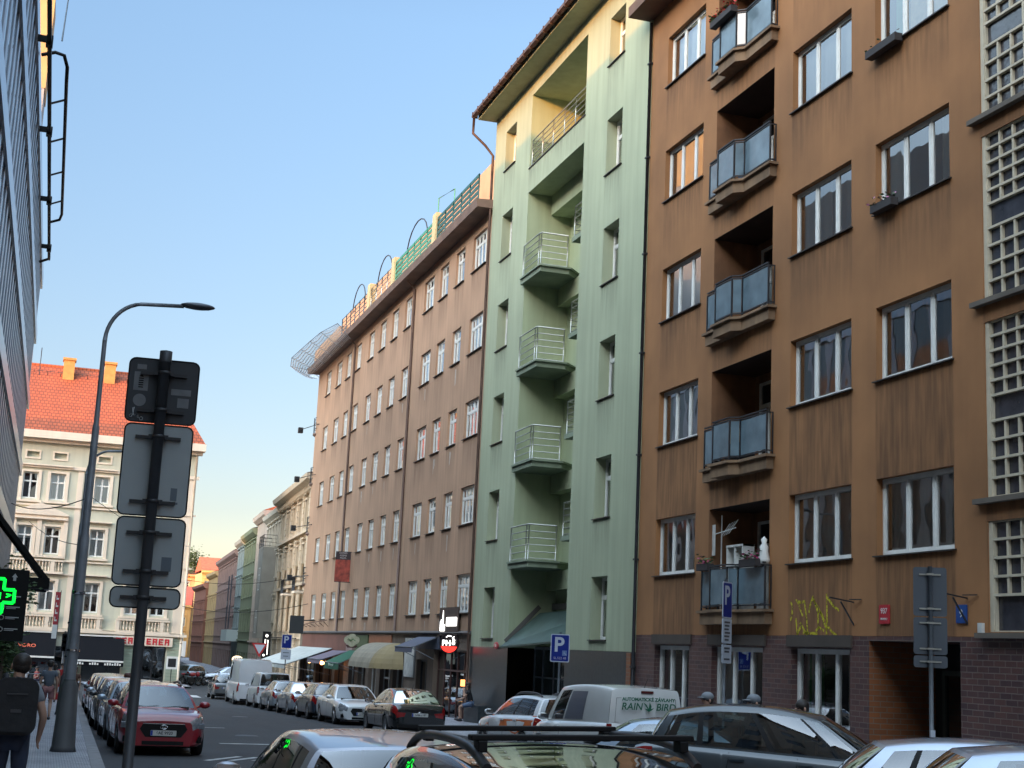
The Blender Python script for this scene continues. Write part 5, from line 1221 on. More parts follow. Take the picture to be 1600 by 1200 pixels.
def car(loc, rz, label, L=4.3, W=1.78, H=1.46, kind='hatch', col=(.3,.3,.3), metal=.5, rough=.32, cat='car', group=None, name='parked_car', belt=.62, cow=.25, hdr=.43, tail=None, wins=None, rails=False, roofmat=None, plate=None, tint=False, noseH=.70, van=False, rearglass=True, backtext=None, tilt=True, rr=.64, hubs=False, antenna=True, wedge=.06, rwidth=None, roofarch=.07):
    X, Y = loc
    o = empty(name, (X, Y, gz(Y)), 0, label, cat, group)
    hd = Vector((math.cos(rz), math.sin(rz), 0)); slope = -.0215 if 0 < Y < 80 else 0
    o.rotation_euler = (0, 0, rz)
    if tilt: o.rotation_euler = (Matrix.Rotation(slope, 3, Vector((1,0,0))) @ Matrix.Rotation(rz, 3, 'Z')).to_euler()
    paintm = M('car_paint_%02d%02d%02d%d' % (*[int(c*99) for c in col], int(metal*10)), col, rough, metal, var=.03, scale=3, coat=1)
    gls = carglassd if tint else carglass
    hl = L/2; r = .31 if H < 1.7 else .33
    xw = (hl-.19*L, -hl+.20*L)
    zb = H*belt if not van else H*belt
    xc = hl-cow*L; xh = hl-hdr*L
    if tail is None: tail = {'hatch': (.075,.035), 'sedan': (.30,.155), 'estate': (.055,.02), 'van': (.012,.004)}[kind]
    xe, xr = -hl+tail[0]*L, -hl+tail[1]*L
    zr = zb+wedge
    ns = noseH
    tk = [(-hl, zr-.13 if kind != 'sedan' else zr-.16), (-hl+.05, zr-.03 if kind != 'sedan' else zr-.05), (xr+.06, zr), (0, (zb+zr)/2), (xc, zb-.01), (xc+.3*(hl-xc), zb-.04), (hl-.22, ns+.08), (hl-.07, ns+.02), (hl, ns-.06)]
    if kind == 'sedan': tk = [(-hl, zr-.17), (-hl+.06, zr-.04), (-hl+.25, zr+.0), (xr+.06, zr+.01), (0, (zb+zr)/2)]+tk[4:]
    wk = [(-hl, W/2*.84), (-hl+.08, W/2*.93), (-hl+.4, W/2*.985), (-hl+1.1, W/2), (hl-1.2, W/2), (hl-.55, W/2*.975), (hl-.22, W/2*.90), (hl-.08, W/2*.80), (hl, W/2*.66)]
    if kind == 'van': wk = [(-hl, W/2*.95), (-hl+.06, W/2*.985), (-hl+.4, W/2), (hl-1.2, W/2), (hl-.5, W/2*.97), (hl-.2, W/2*.9), (hl-.06, W/2*.8), (hl, W/2*.68)]
    def bot(x):
        b = .21
        if x > hl-.5: b = .19+.03*(x-hl+.5)
        if x < -hl+.4: b = .25
        for w_ in xw:
            dx = x-w_; ra = r+.045
            if abs(dx) < ra: b = max(b, r+math.sqrt(ra*ra-dx*dx)*.97)
        return b
    # stations: dense near arches and ends
    st = set()
    n0 = int(L/.09)
    for i in range(n0+1): st.add(round(-hl+L*i/n0, 4))
    for w_ in xw:
        for q in range(17): st.add(round(w_+(r+.045)*math.cos(PI*q/16)*1.0, 4))
        st.add(round(w_-(r+.052),4)); st.add(round(w_+(r+.052),4))
    for q in (.02,.05,.08,.12,.16): st.add(round(hl-q,4)); st.add(round(-hl+q,4))
    st = sorted(st)
    sec = [(.90,.0),(.965,.07),(.99,.2),(1.0,.38),(1.0,.52),(.992,.66),(.975,.80),(.955,.90),(.925,.965),(.88,1.0)]
    deck = [(.70,.006),(.45,.016),(.2,.022),(0,.024)]
    nk = len(sec)+len(deck)
    V = []
    for x in st:
        w_ = sm(wk, x); t = sm(tk, x); b = bot(x); row = []
        b0 = min(bot(x), .25)
        for f, q in sec:
            z0 = b0+(t-b0)*q
            # squeeze the section above the arch
            z = max(z0, b+(t-b)*q*.999) if b > b0 else z0
            if b > b0: z = b+(t-b)*max(0, (z0-b)/(t-b)) if z0 > b else b+.0005*q
            # shoulder crease
            yy = w_*f
            row.append((x, yy, z))
        for f, dz in deck: row.append((x, w_*f, t+dz*(1 if x > xc or kind == 'sedan' and x < xr else .5)))
        V.append(row)
    parts = {}
    def bag(n):
        if n not in parts: parts[n] = MB(); parts[n].smooth = True
        return parts[n]
    def quad(n, a, b_, c, d):
        m = bag(n); k = len(m.v); m.v += [a, b_, c, d]; m.face((k, k+1, k+2, k+3))
    hz = ns
    for i in range(len(st)-1):
        xm = (st[i]+st[i+1])/2
        for k in range(nk-1):
            n = 'body'
            zc = (V[i][k][2]+V[i][k+1][2]+V[i+1][k][2]+V[i+1][k+1][2])/4
            if k >= len(sec)-1 and xr+.05 < xm < xc-.02: n = 'deck'
            elif hl-.40 < xm < hl and 5 <= k <= (7 if xm < hl-.12 else 8): n = 'headlight'
            elif -hl+.0 < xm < -hl+.24 and 5 <= k <= 7 and kind != 'van': n = 'taillight'
            elif kind == 'van' and -hl < xm < -hl+.07 and 4 <= k <= 8: n = 'taillight'
            elif k == 0: n = 'sill_trim'
            a, b_, c, d = V[i][k], V[i+1][k], V[i+1][k+1], V[i][k+1]
            quad(n, a, b_, c, d); fl = lambda p: (p[0], -p[1], p[2]); quad(n if n not in ('headlight','taillight') else n+'R', fl(d), fl(c), fl(b_), fl(a))
    for i, e_ in ((0, -1), (len(st)-1, 1)):   # end caps
        row = V[i]; m = bag('body'); full = row+[(p[0], -p[1], p[2]) for p in reversed(row[:-1])]
        cx_ = row[0][0]; c = (cx_, 0, .5); k = len(m.v); m.v += full+[c]; sm_ = m.smooth; m.smooth = False
        for q in range(len(full)-1): m.face((k+q, k+q+1, k+len(full)))
        m.face((k+len(full)-1, k, k+len(full))); m.smooth = sm_
    # ---- greenhouse
    yb = W/2*.885; yr_ = (rwidth or rr)*W/2; zt = H-.035
    NS, NF = 40, 14
    def base_side(s):   # s 0 front .. 1 rear
        x = (xc-.16)+((xr+.10)-(xc-.16))*s
        w_ = sm(wk, x)*.885
        return Vector((x, w_, sm(tk, x)-.004))
    def roof_side(s):
        x = (xh-.10)+((xe+.07)-(xh-.10))*s
        u = (x-(xh+xe)/2)/((xh-xe)/2)
        return Vector((x, yr_*(1-.05*u*u), zt-roofarch*abs(u)**2.2))
    def gside(s, t, sg=1):
        b = base_side(s); q = roof_side(s); p = b.lerp(q, t); bl = math.sin(PI*t)*.022; p.y += bl; p.z += bl*.3
        if t > .9: p.y -= ((t-.9)/.1)**2*.02
        p.y *= sg; return p
    def front(s, t):    # s -1..1 across, y = s
        b0 = base_side(0); q0 = roof_side(0); c = 1-abs(s)**2.4
        b = Vector((b0.x+.20*c, b0.y*s, b0.z+.012*c)); q = Vector((q0.x+.09*c, q0.y*s, q0.z+.03*(1-s*s)))
        p = b.lerp(q, t); bl = math.sin(PI*t)*.022; y_ = gside(0, t).y
        p.y = y_*s; p.x += bl; p.z += bl*.8; return p
    def rear(s, t):
        b0 = base_side(1); q0 = roof_side(1); c = 1-abs(s)**2.4
        b = Vector((b0.x-.09*c, b0.y*s, b0.z+.008*c)); q = Vector((q0.x-.06*c, q0.y*s, q0.z+.03*(1-s*s)))
        p = b.lerp(q, t); bl = math.sin(PI*t)*.022; p.y = gside(1, t).y*s; p.x -= bl; p.z += bl*.8; return p
    TR = [0,.05,.25,.5,.72,.86,.93,.97,1.0]
    if wins is None:
        if kind == 'hatch': wins = [(.05,.12),(.135,.475),(.505,.80),(.825,.93)]
        elif kind == 'sedan': wins = [(.13,.49),(.52,.86)]
        elif kind == 'estate': wins = [(.12,.40),(.425,.68),(.70,.93)]
        else: wins = [(.07,.26)]
    w0, w1 = TR[1], TR[5]
    def cut(vals):
        S = {0., 1.}
        for a, b_ in vals: S.add(a); S.add(b_)
        k = 0
        while k <= NS: S.add(round(k/NS, 4)); k += 1
        S = sorted(S); out = [S[0]]
        fixed = {0., 1.}|{v for ab in vals for v in ab}
        for v in S[1:]:
            if v-out[-1] < .008:
                if v in fixed and out[-1] not in fixed: out[-1] = v
                elif v in fixed: out.append(v)
                continue
            out.append(v)
        return out
    SS = cut(wins)
    for sg in (1, -1):
        for i in range(len(SS)-1):
            s_ = (SS[i]+SS[i+1])/2
            for j in range(len(TR)-1):
                inw = any(a < s_ < b_ for a, b_ in wins) and w0 <= TR[j] and TR[j+1] <= w1
                trim = (not van) and wins[0][0] < s_ < wins[-1][1] and w0 <= TR[j] and TR[j+1] <= w1
                n = 'side_window%d' % sg if inw else ('pillar_trim' if trim else 'body')
                p = [tuple(side_pt(base_side, roof_side, SS[a], TR[b_], sg)) for a, b_ in ((i,j),(i+1,j),(i+1,j+1),(i,j+1))]
                if sg < 0: p = p[::-1]
                quad(n, *p)
    for fn, nm_ in ((front, 'windshield'), (rear, 'rear_window')):
        FS = [-1,-.93]+[-.93+1.86*k/NF for k in range(1, NF)]+[.93,1]
        for i in range(len(FS)-1):
            for j in range(len(TR)-1):
                g = 1 <= i <= len(FS)-3 and w0 <= TR[j] and TR[j+1] <= TR[6] and (nm_ == 'windshield' or rearglass)
                p = [tuple(fn(FS[a], TR[b_])) for a, b_ in ((i,j),(i+1,j),(i+1,j+1),(i,j+1))]
                quad(nm_ if g else 'body', *p)
    # roof skin
    rows = []
    for s in SS:
        q = side_pt(base_side, roof_side, s, 1.0, 1); row = []
        for k in range(13):
            f = 1-2*k/12
            z = q.z+.03*(1-f*f)
            xx = q.x
            if s == 0: xx = front(f, 1.0).x; z = front(f,1.0).z
            elif s == 1: xx = rear(f,1.0).x; z = rear(f,1.0).z
            else:
                e_ = min(s, 1-s)
                if e_ < .12:
                    t_ = (1-e_/.12); c = (1-abs(f)**2.4); xx += (.09 if s < .5 else -.06)*c*t_
            row.append((xx, q.y*f, z))
        rows.append(row)
    rn = 'roof' if roofmat else 'body'
    for i in range(len(rows)-1):
        for k in range(12): quad(rn, rows[i][k], rows[i][k+1], rows[i+1][k+1], rows[i+1][k])
    mats = {'body': paintm, 'deck': cabin, 'sill_trim': paintm if col[0] > .5 else paintm, 'pillar_trim': blk, 'windshield': carglass, 'rear_window': gls, 'headlight': headm, 'headlightR': headm, 'taillight': tailm, 'taillightR': tailm, 'roof': roofmat}
    bo = None
    for n in sorted(parts, key=lambda z: z != 'body'):
        m = parts[n]; nm2 = {'headlightR': 'headlight', 'taillightR': 'taillight', 'side_window1': 'side_window', 'side_window-1': 'side_window'}.get(n, n)
        ob = m.build(nm2, mats.get(n, gls), o)
        bm = bmesh.new(); bm.from_mesh(ob.data); bmesh.ops.remove_doubles(bm, verts=bm.verts, dist=.0008); bmesh.ops.recalc_face_normals(bm, faces=bm.faces) if n == 'body' else None; bm.to_mesh(ob.data); bm.free()
        if n == 'body': bo = ob
    # ---- underbody, wheels
    B = MB(); B.box(-hl+.1, hl-.12, -W/2+.27, W/2-.27, .17, .62)
    for w_ in xw: B.box(w_-r-.03, w_+r+.03, -W/2+.06, W/2-.06, r*1.5, min(zb-.08, r*2.3))
    B.build('underbody', cabin, o)
    tm_, rd = wheel_mesh(r, hubs)
    for w_ in xw:
        for sg in (1, -1):
            q = bpy.data.objects.new('wheel', tm_); COL.objects.link(q); q.parent = o; q.location = (w_, sg*(W/2-.115), r); q.rotation_euler = (0, random.uniform(0, 6), 0 if sg > 0 else PI)
            q2 = bpy.data.objects.new('rim', rd); COL.objects.link(q2); q2.parent = q
    # ---- cabin contents
    if not van:
        B = MB()
        for xx in (xc-.95, xc-1.85):
            for yy in ((-.36,.36) if xx > xc-1 else (-.4,0,.4)):
                B.cbox((xx, yy, zb+.06), (.12,.42,.36)); B.cbox((xx-.03, yy, zb+.30), (.09,.24,.15))
        B.tube([(xc-.42+.0*math.sin(R(a)), .36+.17*math.cos(R(a)), zb+.03+.15*math.sin(R(a))) for a in range(0,361,30)], .014, 5)
        B.box(xc-.35, xc-.05, -.6, .6, zb-.02, zb+.05)
        B.build('seats', M('seat_grey', (.05,.05,.055), .8), o)
    # ---- details
    def surf(x, q):   # side surface point at height fraction
        row = None
        w_ = sm(wk, x); t = sm(tk, x); b0 = min(bot(x), .25); return (x, w_*interp([(p[1], p[0]) for p in sec], q), b0+(t-b0)*q)
    B = MB(); gs = {'hatch': (xc-.12, xc-1.12, xc-1.95), 'sedan': (xc-.1, xc-1.15, xc-2.05), 'estate': (xc-.1, xc-1.12, xc-2.0), 'van': (xc+.05, xc-1.0, -hl+.12)}[kind]
    for sg in (1, -1):
        for gx in gs:
            pts_ = [surf(gx+.02*math.sin(k), .14+.83*k/8) for k in range(9)]
            if min(abs(gx-w_) for w_ in xw) < r+.06: pts_ = [p for p in pts_ if p[2] > r*2+.06]
            for a, c in zip(pts_, pts_[1:]): B.bar((a[0], sg*(a[1]+.000), a[2]), (c[0], sg*(c[1]+.000), c[2]), .007, .008)
    B.build('door_seam', blk, o)
    for sg in (1, -1):
        for k, gx in enumerate(gs[1:] if kind != 'van' else gs[1:2]):
            p = surf(gx+.12, .86); B = MB(); B.cbox((p[0], sg*(p[1]+.012), p[2]), (.18,.025,.028)); B.build('door_handle', paintm if k+1 else chrome, o)
        xm_ = xc-.16-.12; B = MB(); bp_ = base_side(.06); zz = bp_.z+.09
        B.ell((bp_.x+.0, sg*(bp_.y+.17), zz), (.085,.12,.075), 12, 8); B.bar((bp_.x, sg*bp_.y, zz-.05), (bp_.x, sg*(bp_.y+.1), zz-.03), .06, .04)
        mi = B.build('mirror', [paintm], o); B = MB(); B.cbox((bp_.x-.082, sg*(bp_.y+.17), zz), (.006,.19,.11)); B.build('mirror_glass', chrome, mi)
    # front end
    nz = ns-.06; fx = hl
    B = MB(); B.prism([(-.42,nz-.04),(.42,nz-.04),(.48,nz-.14),(.36,nz-.30),(-.36,nz-.30),(-.48,nz-.14)], fx-.02, fx+.012, 'x'); B.build('grille', blk, o)
    B = MB(); B.bar((fx+.014,-.42,nz-.035),(fx+.014,.42,nz-.035),.02,.018); B.tube([(fx+.02,.07*math.cos(R(a)),nz-.10+.042*math.sin(R(a))) for a in range(0,361,30)], .008, 5); B.bar((fx+.02,-.03,nz-.125),(fx+.02,-.02,nz-.075),.012); B.bar((fx+.02,.03,nz-.075),(fx+.02,.02,nz-.125),.012); B.bar((fx+.02,-.02,nz-.1),(fx+.02,.02,nz-.1),.01); B.build('emblem', chrome, o)
    def plate_(x, y, z, rot, txt):
        B = MB(); B.prism(rrect(-.26,.26,-.055,.055,.012), -.008, .0, 'y'); p = B.build('number_plate', platem, o, (x,y,z)); p.rotation_euler.z = rot
        B = MB(); B.box(-.258,-.215,-.0095,-.008,-.05,.05); B.build('blue_strip', M('plate_blue', (.01,.04,.3), .4), p)
        text(txt, .085, sdark, p, (.02,-.0085,0), ext=.0005, bold=.002)
    plate_(fx+.022, 0, nz-.22, PI/2, plate or random.choice(('5AH 4217','3AK 7062','6AB 1835','2AU 9340','4AL 5521')))
    for sg in (1, -1):
        B = MB(); B.cbox((fx-.13, sg*W/2*.80, .33), (.12,.1,.12), Matrix.Rotation(sg*.75,3,'Z')); B.bar((fx-.06, sg*W/2*.83, .42),(fx-.03, sg*W/2*.76, .28),.02); B.build('fog_lamp', blk, o)
    if kind != 'van':
        for sg in (1, -1):
            B = MB(); B.cbox((fx-.105, sg*W/2*.80, nz-.075), (.035,.30,.115), Matrix.Rotation(-sg*-.62,3,'Z')); ob = B.build('headlight', headm, o, bevel=.012)
    B = MB(); B.box(fx-.03, fx+.008, -.42, .42, .22, .30); B.build('lower_intake', blk, o)
    # rear end
    rx = -hl; zt_ = sm(tk, rx)
    plate_(rx-.003, 0, (.78 if kind in ('hatch','sedan') else .55 if kind != 'van' else .6) * (zt_/.95), -PI/2, plate or random.choice(('5AH 4217','3AK 7062','6AB 1835')))
    for sg in (1, -1):
        if kind != 'van':
            B = MB(); B.prism([(sg*W/2*.83, zt_-.06),(sg*W/2*.50, zt_-.09),(sg*W/2*.56, zt_-.20),(sg*W/2*.83, zt_-.24)], rx-.008, rx+.02, 'x'); B.build('taillight', tailm, o)
        else:
            B = MB(); B.box(rx-.01, rx+.02, sg*W/2*.93-.05, sg*W/2*.93+.05, .75, 1.05) ; B.build('taillight', tailm, o)
    B = MB(); B.tube([(rx-.01,.05*math.cos(R(a)),zt_-.10+.05*math.sin(R(a))) for a in range(0,361,45)], .01, 5); B.build('badge', chrome, o)
    B = MB(); B.box(rx-.015, rx+.02, -W/2*.78, W/2*.78, .26, .36); B.build('bumper_strip', blk, o)
    if kind == 'van' or not rearglass:
        B = MB(); B.box(rx-.006, rx+.0, -.004, .004, .3, 1.2) if H > 2 else B.box(rx-.01, rx-.002, -.3,.3, .82,.86); B.build('door_seam', blk, o)
    else:
        B = MB(); q = rear(0, .08); B.bar((q.x-.03,.25,q.z+.02),(q.x-.03,-.3,q.z+.08),.015); B.build('wiper', blk, o)
    B = MB()
    for y0 in (.05, -.5): q = front(y0, .04); q2 = front(y0+.45 if y0 < 0 else .55, .10); B.bar((q.x+.02,q.y,q.z+.005),(q2.x+.01,q2.y,q2.z+.008),.007)
    B.build('wiper', blk, o)
    if antenna: q = rear(0, 1); B = MB(); B.tube([(q.x+.12,0,q.z+.01),(q.x-.05,0,q.z+.20)], [.008,.004], 5); B.build('antenna', blk, o)
    if rails:
        for sg in (1, -1):
            B = MB(); P = []
            for k in range(13):
                s = .06+.84*k/12; q = side_pt(base_side, roof_side, s, 1, sg); e_ = min(1, 5*min(s-.06, .9-s)+.0); P.append((q.x, q.y-sg*.05, q.z+.02+rails*min(1, math.sin(PI*min(.5, (min(k, 12-k))/5)))))
            B.tube(P, .026, 8); B.build('roof_rail', M('rail_black', (.02,.02,.022), .4), o)
    o['_h'] = 0; del o['_h']
    return o, dict(xc=xc, xh=xh, xe=xe, xr=xr, rear=rear, front=front, side=lambda s, t, sg: side_pt(base_side, roof_side, s, t, sg), yr=yr_, zt=zt, hl=hl, surf=surf)
def side_pt(bs_, rs_, s, t, sg):
    b = bs_(s); q = rs_(s); p = b.lerp(q, t); bl = math.sin(PI*t)*.022; p.y += bl; p.z += bl*.3
    if t > .9: p.y -= ((t-.9)/.1)**2*.02
    p.y *= sg; return p
DN, UP = -PI/2, PI/2     # facing the viewer / facing away down the street
silver = (.42,.46,.52); grey = (.16,.18,.2); gl_ = 'cars parked along the left kerb'; gr_ = 'cars parked along the right kerb'; gd = 'cars parked at an angle on the right'
LC = lambda y: 2.42+.012*(y-32)
car((LC(32.7),32.65), DN+.015, 'red hatchback parked facing this way at the left kerb, just past the sign post', 4.34, 1.8, 1.46, 'hatch', (.25,.006,.016), .0, group=gl_, plate='6AE 9920', noseH=.74, belt=.63, rails=.03)
car((LC(38)-.12,38.2), DN+.02, 'pale blue-grey hatchback directly behind the red hatchback', 4.1, 1.74, 1.47, 'hatch', (.26,.33,.40), .5, group=gl_)
car((LC(43.6)-.2,43.7), DN+.02, 'black saloon third in the left kerb row, with a small brown box on its roof', 4.5, 1.8, 1.45, 'sedan', (.02,.022,.026), .3, group=gl_)
car((LC(49.2)-.2,49.5), DN+.02, 'silver hatchback fourth in the left kerb row', 4.0, 1.72, 1.48, 'hatch', silver, .6, group=gl_)
car((LC(55)-.2,55.0), DN+.02, 'dark grey estate fifth in the left kerb row', 4.6, 1.8, 1.5, 'estate', (.05,.055,.06), .4, group=gl_)
car((LC(61)-.2,61.2), DN+.02, 'light silver estate farthest in the left kerb row', 4.6, 1.8, 1.5, 'estate', silver, .6, group=gl_)
B = MB(); B.lathe([(.0,0),(.13,0),(.12,.1),(.06,.14),(0,.14)], 10); ob_ = B.build('taxi_lamp', M('brown_box', (.10,.04,.03), .6), None, (LC(43.7)-.2,43.4,gz(43.4)+1.46)); tag(ob_, 'small brown lamp standing on the roof of the black saloon', 'roof lamp')
car((11.25,45.9), UP, 'black saloon with its rear to the viewer at the right kerb', 4.66, 1.81, 1.46, 'sedan', (.008,.009,.010), .2, .22, group=gr_, plate='5AM 2187', tail=(.22,.08))
car((11.25,54.3), DN, 'white saloon facing the viewer at the right kerb', 4.9, 1.86, 1.46, 'sedan', (.62,.64,.66), .1, group=gr_, belt=.61)
car((11.15,59.3), UP, 'dark blue hatchback between the white saloon and the silver saloon', 4.2, 1.8, 1.47, 'hatch', (.02,.03,.05), .3, group=gr_, tint=True)
car((11.15,64.6), UP, 'silver saloon between the dark blue hatchback and the grey hatchback', 4.5, 1.76, 1.44, 'sedan', silver, .6, group=gr_)
car((11.1,69.7), UP, 'grey-silver hatchback right behind the small white van', 4.1, 1.75, 1.45, 'hatch', (.32,.36,.40), .6, group=gr_)
car((11.2,75.2), UP, 'small white van with rear windows at the right kerb', 4.4, 1.8, 1.82, 'van', (.62,.64,.66), .0, cat='van', name='small_van', group='vans at the right kerb', van=True, rr=.82, belt=.56, cow=.19, hdr=.36, rearglass=True)
car((11.0,81.6), UP, 'tall white panel van, largest vehicle in the right kerb row', 5.6, 2.0, 2.5, 'van', (.60,.62,.64), .0, cat='van', name='panel_van', group='vans at the right kerb', van=True, rr=.88, belt=.46, cow=.16, hdr=.31, rearglass=False, noseH=.9, hubs=True)
car((10.3,87.4), UP, 'tiny dark grey hatchback beyond the tall white van', 3.6, 1.6, 1.42, 'hatch', (.10,.11,.12), .4, group=gr_)
car((13.6,112.0), PI-.1, 'silver estate standing side-on beyond the junction', 4.6, 1.78, 1.47, 'estate', silver, .6, group='cars beyond the junction')
car((10.6,113.5), PI/2+.3, 'pale blue hatchback half hidden by the corner house beyond the junction', 4.0, 1.72, 1.48, 'hatch', (.35,.47,.58), .3, group='cars beyond the junction')
# white and orange car, ahead of the lettered van
oc, K = car((11.75,34.1), UP+.07, 'white and orange liveried car with roof rails ahead of the lettered van', 4.3, 1.74, 1.50, 'hatch', (.60,.62,.64), .0, group=gr_, rails=.05, tint=True)
om = M('orange_livery', (.55,.12,.02), .35, coat=1)
B = MB(); B.smooth = True
def patchs(B, x0, x1, q0, q1, sg, n=10, wob=.0):
    for k in range(n):
        xa, xb = x0+(x1-x0)*k/n, x0+(x1-x0)*(k+1)/n
        P = []
        for x, q in ((xa,q0+wob*math.sin(k*.9)),(xb,q0+wob*math.sin((k+1)*.9)),(xb,q1),(xa,q1)): p = K['surf'](x, q); P.append((p[0], sg*(p[1]+.004), p[2]+.001))
        B.poly(P)
for sg in (1,-1): patchs(B, -2.0, .2, .55, .88, sg, wob=.12); patchs(B, .9, 1.7, .6, .95, sg, wob=.1)
B.build('livery_stripe', om, oc)
B = MB()
for k in range(10):
    s0, s1 = .0+.045*k, .045*(k+1)
    P = [K['side'](s0,1,1),K['side'](s1,1,1),K['side'](s1,1,-1),K['side'](s0,1,-1)]
    
for sg in (1,):
    for s0, s1, t0, t1 in ((.0,.045,.0,.98),(.93,.995,.0,.98)):
        P = [K['side'](s0,t0,sg),K['side'](s1,t0,sg),K['side'](s1,t1,sg),K['side'](s0,t1,sg)]; B.poly([(p.x,p.y+.006,p.z) for p in P])
B.build('livery_flash', om, oc)
# lettered van
vo, K = car((11.22,28.2), UP+.06, 'white van with green lettering on its back doors, in front of the green house', 4.2, 1.79, 1.81, 'van', (.62,.63,.62), .0, cat='van', name='small_van', van=True, rr=.84, belt=.55, cow=.20, hdr=.38, rearglass=False, wins=[(.07,.27)])
gm_ = M('green_lettering', (.01,.11,.06), .5)
q = K['rear'](0, .45); q1 = K['rear'](0,.2); q2 = K['rear'](0,.8); ang = math.atan2(q2.x-q1.x, q2.z-q1.z)
lt = empty('back_lettering', (0,0,0)); lt.parent = vo
B = MB(); w0_ = [K['rear'](s, t) for s, t in ((-.86,.04),(.86,.04),(.86,.72),(-.86,.72))]
P = [(p.x-.012,p.y,p.z) for p in w0_]
for a, c in zip(P, P[1:]+P[:1]): B.bar(a, c, .008)
B.build('panel_outline', M('panel_line_grey', (.2,.2,.2), .6), vo)  # thin grey outline of the back door panel
def bt(s, size, t, sx=1, bold=.004, shear=0, dy=0):
    p = K['rear'](0, t); o_ = text(s, size, gm_, vo, (p.x-.06, dy, p.z), (PI/2+ang*0-.0, 0, -PI/2), ext=.001, bold=bold, sx=sx)
    o_.rotation_euler = (Matrix.Rotation(-PI/2,3,'Z') @ Matrix.Rotation(PI/2-ang,3,'X')).to_euler(); o_.data.shear = shear; return o_
bt('AUTOMATICKÉ ZÁVLAHY', .088, .66, 1.12)
bt('RAIN', .19, .45, 1.05, .003, .2, .37); bt('BIRD', .19, .45, 1.05, .003, .2, -.37)
p = K['rear'](0, .45); B = MB()
pg = [(-.12,.09),(-.05,.05),(-.02,.0),(0,-.03),(.02,.1),(.06,.02),(.05,-.03),(.12,-.01),(.06,-.06),(.0,-.09),(-.09,-.03),(-.02,-.035),(-.06,.01)]
B.prism([(-a, c) for a, c in pg], -.002, .0, 'x'); ob_ = B.build('bird_mark', gm_, vo, (p.x-.06, 0, p.z)); ob_.rotation_euler.y = ang
B = MB(); p = K['rear'](0, .88); B.box(p.x-.03,p.x-.005,-.13,.13,p.z-.02,p.z+.025); B.build('brake_light', M('dark_red_lamp', (.08,.01,.01), .3), vo)
B = MB()
for s0,s1 in ((.30,.60),):
    P = [K['side'](s0,.06,1),K['side'](s1,.06,1),K['side'](s1,.82,1),K['side'](s0,.82,1)]; n = 6
    for k in range(n):
        a, c = s0+(s1-s0)*k/n, s0+(s1-s0)*(k+1)/n
        for j in range(4):
            t0, t1 = .06+.76*j/4, .06+.76*(j+1)/4
            B.poly([(q_.x,q_.y+.006,q_.z) for q_ in (K['side'](a,t0,1),K['side'](c,t0,1),K['side'](c,t1,1),K['side'](a,t1,1))])
B.build('side_panel', M('panel_grey', (.14,.15,.19), .35, coat=.5), vo)
# angled cars on the right
HA = R(90-118)
car((8.95,19.0), HA, 'pale blue-grey saloon between the lettered van and the dark hatchback', 4.3, 1.74, 1.36, 'sedan', (.20,.26,.34), .5, group=gd, antenna=False)
car((9.2,16.5), HA-.06, 'dark blue-grey hatchback with large side windows, behind the two silver cars', 3.95, 1.72, 1.61, 'hatch', (.03,.042,.052), .25, group=gd, antenna=False, wins=[(.03,.13),(.15,.43),(.46,.76),(.79,.955)], belt=.585, hdr=.40, cow=.20, wedge=.13, roofarch=.13, tail=(.10,.035))
car((8.62,11.15), HA, 'silver hatchback with rear quarter windows, second from the lower right corner', 4.1, 1.7, 1.42, 'hatch', (.38,.43,.52), .55, group=gd, antenna=False, wins=[(.12,.46),(.49,.77),(.80,.92)], tail=(.17,.05), belt=.60)
car((7.9,8.75), HA, 'silver car cut off by the lower right corner of the picture', 4.1, 1.72, 1.46, 'hatch', (.38,.44,.54), .55, group=gd, antenna=False, wins=[(.05,.46),(.50,.86)], tail=(.15,.04))
# foreground cars in the left lane
car((2.48,11.7), UP, 'silver hatchback in front with its rear window to the viewer', 3.9, 1.72, 1.36, 'hatch', (.36,.38,.44), .5, group='cars nearest the viewer', roofarch=.10, rr=.72, antenna=False)
pano = M('glass_roof', (.010,.011,.013), .03, spec=.8, coat=1)
ec, K = car((2.78,7.05), DN-.03, 'dark estate with a glass roof, black roof rails and two cross bars', 4.5, 1.8, 1.42, 'estate', (.10,.12,.16), .6, .2, group='cars nearest the viewer', rails=.05, roofmat=pano, rr=.74, roofarch=.11, antenna=False)
ec.rotation_euler.y += 0
ec.matrix_basis = ec.matrix_basis @ Matrix.Rotation(R(1.3), 4, 'X')
for nm_, yy in (('a', 7.15), ('b', 8.35)):
    xl = 7.05-yy
    z = K['zt']+.095
    B = MB(); B.cbox((xl,0,z),(.085,1.24,.03))
    for sg in (1,-1): B.cbox((xl, sg*.56, z-.045),(.10,.05,.06))
    B.build('cross_bar', blk, ec, bevel=.006)
